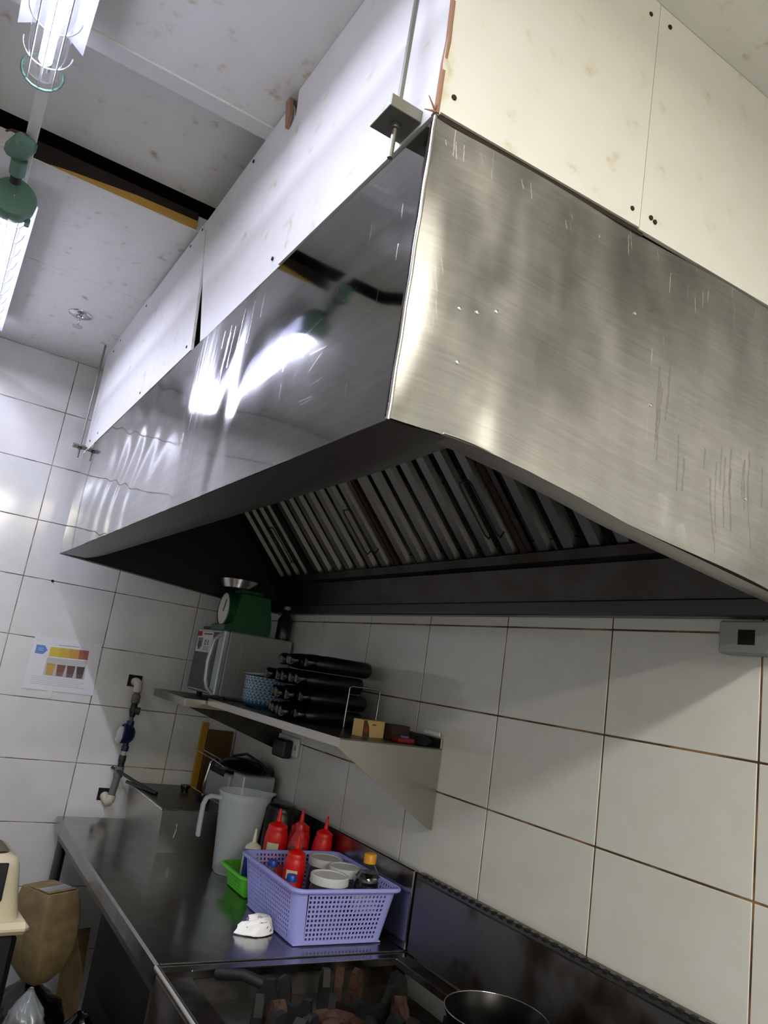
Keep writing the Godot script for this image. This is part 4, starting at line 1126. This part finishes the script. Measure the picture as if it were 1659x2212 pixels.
func cloth_point(u: float, v: float, n: FastNoiseLite) -> Vector3:
	# a strip folded over in an arch
	var a := lerpf(-2.3, 1.6, u)
	var rad := 0.040 + 0.007 * sin(u * 6.0)
	var w := lerpf(-0.5, 0.5, v)
	var ridge := (1.0 - pow(absf(2.0 * v - 1.0), 2.2))
	var p := Vector3(cos(a) * rad * 1.15, 0.0, sin(a) * rad)
	var outd := Vector3(cos(a), 0, sin(a))
	p += outd * w * 0.044
	p.y = 0.004 + 0.038 * ridge * (0.55 + 0.45 * sin(u * PI))
	p += Vector3(n.get_noise_3d(u * 0.5, v * 0.3, 0.0), absf(n.get_noise_3d(u * 0.4, v * 0.4, 3.0)) * 0.6, n.get_noise_3d(u * 0.5, v * 0.3, 7.0)) * 0.007
	return p

# ------------------------------------------------------------------ baskets and bottles
func lattice(A: Vector3, Bq: Vector3, Cq: Vector3, Dq: Vector3, nx: int, ny: int, gx: float, gy: float, th: float) -> G:
	# wall A-B bottom, D-C top, with rows of slots; gx, gy are the solid share of each cell
	var g := G.new()
	var f := func(u: float, v: float) -> Vector3: return A.lerp(Bq, u).lerp(Dq.lerp(Cq, u), v)
	var nrm := (Bq - A).cross(Dq - A).normalized()
	var slab := func(u0: float, u1: float, v0: float, v1: float) -> void:
		var q := [f.call(u0, v0), f.call(u1, v0), f.call(u1, v1), f.call(u0, v1)]
		var t := nrm * th
		g.quad(q[0], q[1], q[2], q[3], nrm)
		g.quad(q[0] - t, q[1] - t, q[2] - t, q[3] - t, -nrm)
		for i in 4:
			g.quad(q[i], q[(i + 1) % 4], q[(i + 1) % 4] - t, q[i] - t)
	for i in nx + 1:
		slab.call((i - gx * 0.5) / nx if i else 0.0, (i + gx * 0.5) / nx if i < nx else 1.0, 0.0, 1.0)
	for j in ny + 1:
		var v0 := (j - gy * 0.5) / ny if j else 0.0
		var v1 := (j + gy * 0.5) / ny if j < ny else 1.0
		for i in nx:
			slab.call((i + gx * 0.5) / nx, (i + 1 - gx * 0.5) / nx, v0, v1)
	return g

func basket(called: String, label: String, at: Vector3, bx: float, bz: float, tx: float, tz: float, h: float, m: Material, nx: int, nz: int, ny: int, cw: float) -> Node3D:
	var t := thing(called, label, "basket", at)
	var B := [Vector3(-bx, 0.004, -bz), Vector3(bx, 0.004, -bz), Vector3(bx, 0.004, bz), Vector3(-bx, 0.004, bz)]
	var T := [Vector3(-tx, h, -tz), Vector3(tx, h, -tz), Vector3(tx, h, tz), Vector3(-tx, h, tz)]
	for i in 4:
		var j := (i + 1) % 4
		var lb: float = (B[j] - B[i]).length()
		var kb := cw / lb
		var a: Vector3 = B[i].lerp(B[j], kb)
		var b: Vector3 = B[j].lerp(B[i], kb)
		var c: Vector3 = T[j].lerp(T[i], kb)
		var d: Vector3 = T[i].lerp(T[j], kb)
		var up := 0.06
		part(t, "side_wall", lattice(b.lerp(c, up), a.lerp(d, up), d, c, nx if i % 2 == 0 else nz, ny, 0.45, 0.42, 0.0018), m)
		var foot := G.new()
		foot.quad(a, b, b.lerp(c, up), a.lerp(d, up))
		part(t, "foot_band", foot, m)
		# rounded solid corner between this wall and the one before
		var pi: int = (i + 3) % 4
		var cg := G.new()
		cg.smooth()
		var pb: Vector3 = B[i].lerp(B[pi], cw / (B[i] - B[pi]).length())
		var pt: Vector3 = T[i].lerp(T[pi], cw / (T[i] - T[pi]).length())
		var qb: Vector3 = B[i].lerp(B[j], kb)
		var qt: Vector3 = T[i].lerp(T[j], kb)
		var prev := []
		for s in 9:
			var k := s / 8.0
			var mb: Vector3 = pb.lerp(B[i], k).lerp(B[i].lerp(qb, k), k)
			var mt: Vector3 = pt.lerp(T[i], k).lerp(T[i].lerp(qt, k), k)
			if prev:
				cg.quad(prev[0], mb, mt, prev[1])
			prev = [mb, mt]
		part(t, "corner_post", cg, m)
	var fl := G.new()
	fl.box(Vector3(0, 0.003, 0), Vector3(bx * 2 - 0.006, 0.003, bz * 2 - 0.006), 0.001)
	part(t, "base", fl, m)
	# rolled rim, a rounded rectangle
	var rp := []
	var rr := cw * 0.9
	var ox := tx + 0.006
	var oz := tz + 0.006
	for q in [[1, 1, 0.0], [-1, 1, PI / 2], [-1, -1, PI], [1, -1, 1.5 * PI]]:
		for s in 7:
			var a: float = q[2] + PI / 2 * s / 6.0
			rp.append(Vector3(q[0] * (ox - rr) + cos(a) * rr, h, q[1] * (oz - rr) + sin(a) * rr))
	part(t, "rim", G.new().tube(rp, 0.0068, 8, true), m)
	return t

func squeeze(label: String, at: Vector3, r: float, h: float, m: Material, lean := Vector3.ZERO, sticker := false) -> Node3D:
	var t := thing("squeeze_bottle", label, "bottle", at, "squeeze sauce bottles")
	t.rotation = lean
	var s := h - 0.068
	part(t, "body", G.new().lathe(Vector3.ZERO, [Vector2(0.0005, 0.0), Vector2(r * 0.95, 0.0), Vector2(r, 0.006), Vector2(r, s * 0.55), Vector2(r * 0.985, s * 0.58), Vector2(r, s * 0.62), Vector2(r * 0.995, s * 0.82), Vector2(r * 0.96, s * 0.90), Vector2(r * 0.90, s * 0.96), Vector2(r * 0.80, s)], 28, Basis(), 70.0), m)
	part(t, "cap", G.new().lathe(Vector3.ZERO, [Vector2(r * 0.86, s - 0.002), Vector2(r * 0.86, s + 0.010), Vector2(r * 0.80, s + 0.013), Vector2(r * 0.48, s + 0.020), Vector2(r * 0.22, s + 0.025), Vector2(r * 0.165, s + 0.045), Vector2(r * 0.10, h - 0.002), Vector2(0.0005, h)], 22), m)
	if sticker:
		var g := G.new()
		g.smooth()
		var pr := []
		for i in 9:
			var a := 0.15 + i / 8.0 * 1.05
			var c := Vector3(cos(a), 0, sin(a)) * (r + 0.0006)
			var lo := c + Vector3(0, s * 0.64, 0)
			var hi := c + Vector3(0, s * 0.64 + 0.026, 0) * Vector3(1, 1, 1)
			if pr:
				g.quad(pr[0], lo, hi, pr[1], c)
			pr = [lo, hi]
		part(t, "paper_label", g, M.paper_label, "small white paper label")
	return t

func jar(label: String, at: Vector3, r: float, h: float, fill: Material, fh: float) -> void:
	var t := thing("plastic_jar", label, "jar", at, "lidded jars in the lavender basket")
	part(t, "body", G.new().lathe(Vector3.ZERO, [Vector2(0.0005, 0.001), Vector2(r * 0.92, 0.001), Vector2(r, 0.008), Vector2(r, h - 0.040), Vector2(r * 0.93, h - 0.026), Vector2(r * 0.93, h - 0.012)], 32), M.clear_plastic)
	part(t, "contents", G.new().lathe(Vector3.ZERO, [Vector2(0.0005, 0.003), Vector2(r * 0.90, 0.003), Vector2(r * 0.96, 0.010), Vector2(r * 0.96, fh), Vector2(0.0005, fh + 0.004)], 28), fill)
	part(t, "lid", G.new().lathe(Vector3.ZERO, [Vector2(r * 1.02, h - 0.024), Vector2(r * 1.04, h - 0.022), Vector2(r * 1.03, h - 0.002), Vector2(r * 0.99, h), Vector2(r * 0.90, h - 0.0005), Vector2(r * 0.87, h - 0.003), Vector2(0.0005, h - 0.003)], 36, Basis(), 30.0), M.jar_lid)

func build_baskets() -> void:
	var FL := CT + 0.0065
	basket("lavender_basket", "lavender perforated plastic basket full of sauce bottles on the worktop", Vector3(1.400, CT, 0.2125), 0.176, 0.147, 0.199, 0.170, 0.150, M.lavender, 24, 20, 11, 0.034)
	basket("lime_basket", "lime green plastic basket behind the lavender basket on the worktop", Vector3(1.087, CT, 0.205), 0.082, 0.138, 0.098, 0.153, 0.064, M.lime, 16, 20, 5, 0.030)
	squeeze("red squeeze bottle with a paper label in the lavender basket", Vector3(1.330, FL, 0.262), 0.034, 0.232, M.red_squeeze, Vector3.ZERO, true)
	squeeze("red squeeze bottle in the lime basket nearest the jug", Vector3(1.050, FL, 0.205), 0.040, 0.252, M.red_squeeze, Vector3.ZERO, true)
	squeeze("red squeeze bottle in the lime basket against the splashback", Vector3(1.048, FL, 0.115), 0.038, 0.252, M.red_squeeze)
	squeeze("leaning red squeeze bottle with an orange streak beside the splashback", Vector3(1.140, FL, 0.082), 0.034, 0.252, M.red_squeeze, Vector3(-0.08, 0, 0.0))
	squeeze("white squeeze bottle with a cream tip in the lime basket", Vector3(1.062, FL, 0.290), 0.031, 0.185, M.white_squeeze)
	jar("clear jar with white lid at the stove side corner of the lavender basket", Vector3(1.492, FL, 0.225), 0.056, 0.158, M.spice, 0.05)
	jar("clear jar with white lid between the soy bottle and the other jars", Vector3(1.398, FL, 0.120), 0.052, 0.156, mat("dried", Color(0.30, 0.28, 0.26), 0.8), 0.06)
	jar("clear jar of dark red paste with white lid in the lavender basket", Vector3(1.280, FL, 0.126), 0.054, 0.152, M.chilli_paste, 0.11)
	# soy bottles
	var s := thing("soy_bottle", "dark soy sauce bottle with yellow cap in the lavender basket", "bottle", Vector3(1.512, FL, 0.106))
	s.rotation.y = 0.4
	part(s, "glass", G.new().lathe(Vector3.ZERO, [Vector2(0.0005, 0.0), Vector2(0.039, 0.0), Vector2(0.041, 0.005), Vector2(0.041, 0.148), Vector2(0.038, 0.160), Vector2(0.022, 0.184), Vector2(0.016, 0.192), Vector2(0.016, 0.204)], 8, Basis(), 20.0), M.bottle_glass)
	part(s, "sauce", G.new().lathe(Vector3.ZERO, [Vector2(0.0005, 0.002), Vector2(0.0385, 0.002), Vector2(0.0395, 0.005), Vector2(0.0395, 0.147), Vector2(0.0365, 0.159), Vector2(0.029, 0.171), Vector2(0.0005, 0.171)], 8, Basis(), 20.0), M.soy_sauce)
	part(s, "cap", G.new().lathe(Vector3.ZERO, [Vector2(0.019, 0.196), Vector2(0.019, 0.221), Vector2(0.016, 0.224), Vector2(0.0005, 0.225)], 20), M.yellow_cap)
	part(s, "label_band", G.new().lathe(Vector3.ZERO, [Vector2(0.0418, 0.066), Vector2(0.0418, 0.120)], 8), M.paper_label, "white paper label")
	var r := thing("sauce_bottle", "clear bottle of dark sauce with red cap behind the labelled red bottle", "bottle", Vector3(1.128, FL, 0.158))
	part(r, "glass", G.new().lathe(Vector3.ZERO, [Vector2(0.0005, 0.0), Vector2(0.032, 0.0), Vector2(0.035, 0.006), Vector2(0.035, 0.150), Vector2(0.028, 0.175), Vector2(0.015, 0.195), Vector2(0.014, 0.205)], 24), M.bottle_glass)
	part(r, "sauce", G.new().lathe(Vector3.ZERO, [Vector2(0.0005, 0.002), Vector2(0.031, 0.002), Vector2(0.0335, 0.006), Vector2(0.0335, 0.140), Vector2(0.0005, 0.140)], 24), M.soy_sauce)
	part(r, "cap", G.new().lathe(Vector3.ZERO, [Vector2(0.0175, 0.198), Vector2(0.0175, 0.219), Vector2(0.015, 0.222), Vector2(0.0005, 0.222)], 20), M.red_cap)
	for q in [["small clear bottle with blue cap beside the labelled red bottle", Vector3(1.288, FL, 0.318), 0.144], ["small clear bottle with blue cap in the basket corner by the jar", Vector3(1.438, FL, 0.322), 0.142]]:
		var w := thing("spice_bottle", q[0], "bottle", q[1], "blue capped bottles")
		part(w, "body", G.new().lathe(Vector3.ZERO, [Vector2(0.0005, 0.0), Vector2(0.024, 0.0), Vector2(0.026, 0.004), Vector2(0.026, 0.085), Vector2(0.014, q[2] - 0.022), Vector2(0.013, q[2] - 0.008)], 22), M.clear_plastic)
		part(w, "contents", G.new().lathe(Vector3.ZERO, [Vector2(0.0005, 0.002), Vector2(0.0245, 0.003), Vector2(0.0245, 0.05), Vector2(0.0005, 0.052)], 20), M.spice)
		part(w, "cap", G.new().lathe(Vector3.ZERO, [Vector2(0.0155, q[2] - 0.018), Vector2(0.0155, q[2] - 0.002), Vector2(0.014, q[2]), Vector2(0.0005, q[2])], 20), M.blue_cap)
	single("red_tub", G.new().lathe(Vector3(1.250, FL, 0.258), [Vector2(0.0005, 0.0), Vector2(0.024, 0.0), Vector2(0.028, 0.10), Vector2(0.031, 0.102), Vector2(0.031, 0.112), Vector2(0.0005, 0.113)], 24), M.red_cap, "round red lidded tub in the corner of the lavender basket", "tub")
	single("blue_tub", G.new().lathe(Vector3(1.100, FL, 0.318), [Vector2(0.0005, 0.0), Vector2(0.014, 0.0), Vector2(0.016, 0.105), Vector2(0.019, 0.108), Vector2(0.019, 0.124), Vector2(0.0005, 0.125)], 20), mat("blue_tub", Color(0.14, 0.24, 0.58), 0.4), "small blue capped tub at the lime basket's rim", "tub")
	var bc := thing("black_canister", "tall black canister behind the measuring jug", "canister", Vector3(0.885, CT, 0.120))
	part(bc, "body", G.new().lathe(Vector3.ZERO, [Vector2(0.0005, 0.0), Vector2(0.058, 0.0), Vector2(0.060, 0.006), Vector2(0.060, 0.205), Vector2(0.052, 0.222)], 26), M.black_plastic)
	part(bc, "lid", G.new().lathe(Vector3.ZERO, [Vector2(0.055, 0.216), Vector2(0.055, 0.234), Vector2(0.048, 0.240), Vector2(0.0005, 0.242)], 26), M.black_plastic)

# ------------------------------------------------------------------ bin, carton and bags in front of the worktop
func build_lower_left() -> void:
	var t := thing("flap_bin", "tall dark bin with a cream plastic hood and black flap", "bin", Vector3(0.86, 0, 1.14))
	t.rotation.y = 0.1
	part(t, "bucket", G.new().box(Vector3(0, 0.33, 0), Vector3(0.30, 0.66, 0.34), 0.02), M.dark_bin)
	part(t, "hood_rim", G.new().box(Vector3(0, 0.675, 0), Vector3(0.34, 0.035, 0.38), 0.014), M.cream_plastic)
	var hd := G.new()
	hd.smooth()
	var lv := [[0.69, 0.150, 0.170], [0.76, 0.138, 0.156], [0.83, 0.130, 0.145], [0.858, 0.118, 0.132], [0.868, 0.095, 0.11]]
	var rs := []
	for l in lv:
		var q := []
		for i in 41:
			var a := TAU * i / 40.0
			var c := cos(a)
			var s := sin(a)
			q.append(Vector3(signf(c) * pow(absf(c), 0.35) * l[1], l[0], signf(s) * pow(absf(s), 0.35) * l[2]))
		rs.append(q)
	for i in rs.size() - 1:
		hd.band(rs[i], rs[i + 1])
	for i in 40:
		hd.tri(Vector3(0, 0.868, 0), rs[4][i], rs[4][i + 1], Vector3.UP)
	var hood := part(t, "hood", hd, M.cream_plastic)
	part(hood, "flap", G.new().box(Vector3(0.139, 0.80, 0.02), Vector3(0.006, 0.105, 0.235), 0.003, Basis(Vector3(0, 0, 1), 0.1)), M.smoked_plastic, "dark smoked flap")
	part(t, "side_panel", G.new().box(Vector3(0.152, 0.40, 0.06), Vector3(0.006, 0.36, 0.10), 0.003, Basis(Vector3(1, 0, 0), 0.25)), M.grey_bin)
	# tall brown carton, its sides bulging
	var c := thing("brown_carton_box", "bulging brown cardboard carton standing on a bag beside the worktop", "carton", Vector3(0.55, 0.355, 0.79))
	c.rotation = Vector3(0.03, 0.42, 0.05)
	var cg := G.new()
	cg.smooth()
	var cr := []
	for l in [[0.0, 0.040, 0.030], [0.05, 0.085, 0.060], [0.12, 0.106, 0.076], [0.20, 0.106, 0.078], [0.26, 0.098, 0.072], [0.30, 0.088, 0.064]]:
		var q := []
		for i in 33:
			var a := TAU * i / 32.0 + PI / 4
			var cs := cos(a)
			var sn := sin(a)
			q.append(Vector3(signf(cs) * pow(absf(cs), 0.22) * l[1], l[0], signf(sn) * pow(absf(sn), 0.22) * l[2]))
		cr.append(q)
	for i in cr.size() - 1:
		cg.band(cr[i], cr[i + 1])
	cg.flat()
	for i in 32:
		cg.tri(Vector3(0, 0.30, 0), cr[5][i], cr[5][i + 1], Vector3.UP)
		cg.tri(Vector3(0, 0.0, 0), cr[0][i], cr[0][i + 1], Vector3.DOWN)
	part(c, "box", cg, M.cardboard)
	part(c, "top_flap", G.new().box(Vector3(0, 0.3025, 0.0), Vector3(0.15, 0.002, 0.11), 0.0005, Basis(Vector3(0, 0, 1), 0.02)), M.cardboard)
	part(c, "tape", G.new().box(Vector3(0.03, 0.3045, 0.0), Vector3(0.05, 0.0012, 0.10)), M.film, "shiny clear tape")
	# bags
	bag("rubbish_bag", "crumpled black rubbish bag on the floor under the worktop edge", Vector3(0.98, 0.0, 0.72), Vector3(0.20, 0.42, 0.115), 12, M.black_bag)
	bag("rubbish_bag", "black rubbish bag supporting the brown carton beside the bin", Vector3(0.51, 0.0, 0.80), Vector3(0.17, 0.352, 0.14), 18, M.black_bag)
	bag("plastic_bag", "pale translucent plastic bag hanging below the brown carton", Vector3(0.72, 0.12, 0.83), Vector3(0.075, 0.28, 0.06), 15, M.film)
	var cr2 := thing("added_dark_crate", "added dark crate that keeps the space under the worktop black", "crate", Vector3(0.98, 0, 0.34))  # made-up crate, put in to blacken the space under the worktop
	part(cr2, "tub", G.new().box(Vector3(0, 0.31, 0), Vector3(1.10, 0.62, 0.48), 0.015), M.dark_bin)
	part(cr2, "lid", G.new().box(Vector3(0, 0.635, 0), Vector3(1.13, 0.03, 0.51), 0.010), M.dark_bin)
	var k := single("flat_carton", G.new().box(Vector3(0, 0.16, 0), Vector3(0.006, 0.55, 0.10), 0.001), M.cardboard, "flattened cardboard piece leaning under the worktop", "cardboard", Vector3(0.345, 0.0, 0.60))
	k.rotation = Vector3(0, 0.3, 0.12)

func bag(called: String, label: String, at: Vector3, size: Vector3, sd: int, m: Material) -> void:
	var n := FastNoiseLite.new()
	n.seed = sd
	n.frequency = 2.4
	n.fractal_octaves = 4
	var g := G.new()
	g.smooth()
	var rs := []
	for j in 25:
		var v := j / 24.0
		var q := []
		for i in 49:
			var a := TAU * (i % 48) / 48.0
			var r := pow(sin(PI * (0.06 + 0.90 * v)), 0.6) * (1.0 if v < 0.75 else 1.0 - (v - 0.75) * 2.2)
			var d := Vector3(cos(a) * r, v, sin(a) * r)
			r *= 1.0 + 0.30 * n.get_noise_3d(d.x, d.y * 1.4, d.z)
			q.append(Vector3(cos(a) * r * size.x, v * size.y, sin(a) * r * size.z))
		rs.append(q)
	for j in 24:
		g.band(rs[j], rs[j + 1])
	for i in 48:
		g.tri(Vector3(0, 0, 0), rs[0][i], rs[0][i + 1], Vector3.DOWN)
		g.tri(Vector3(0, size.y, 0), rs[24][i], rs[24][i + 1], Vector3.UP)
	single(called, g, m, label, "bag", at)
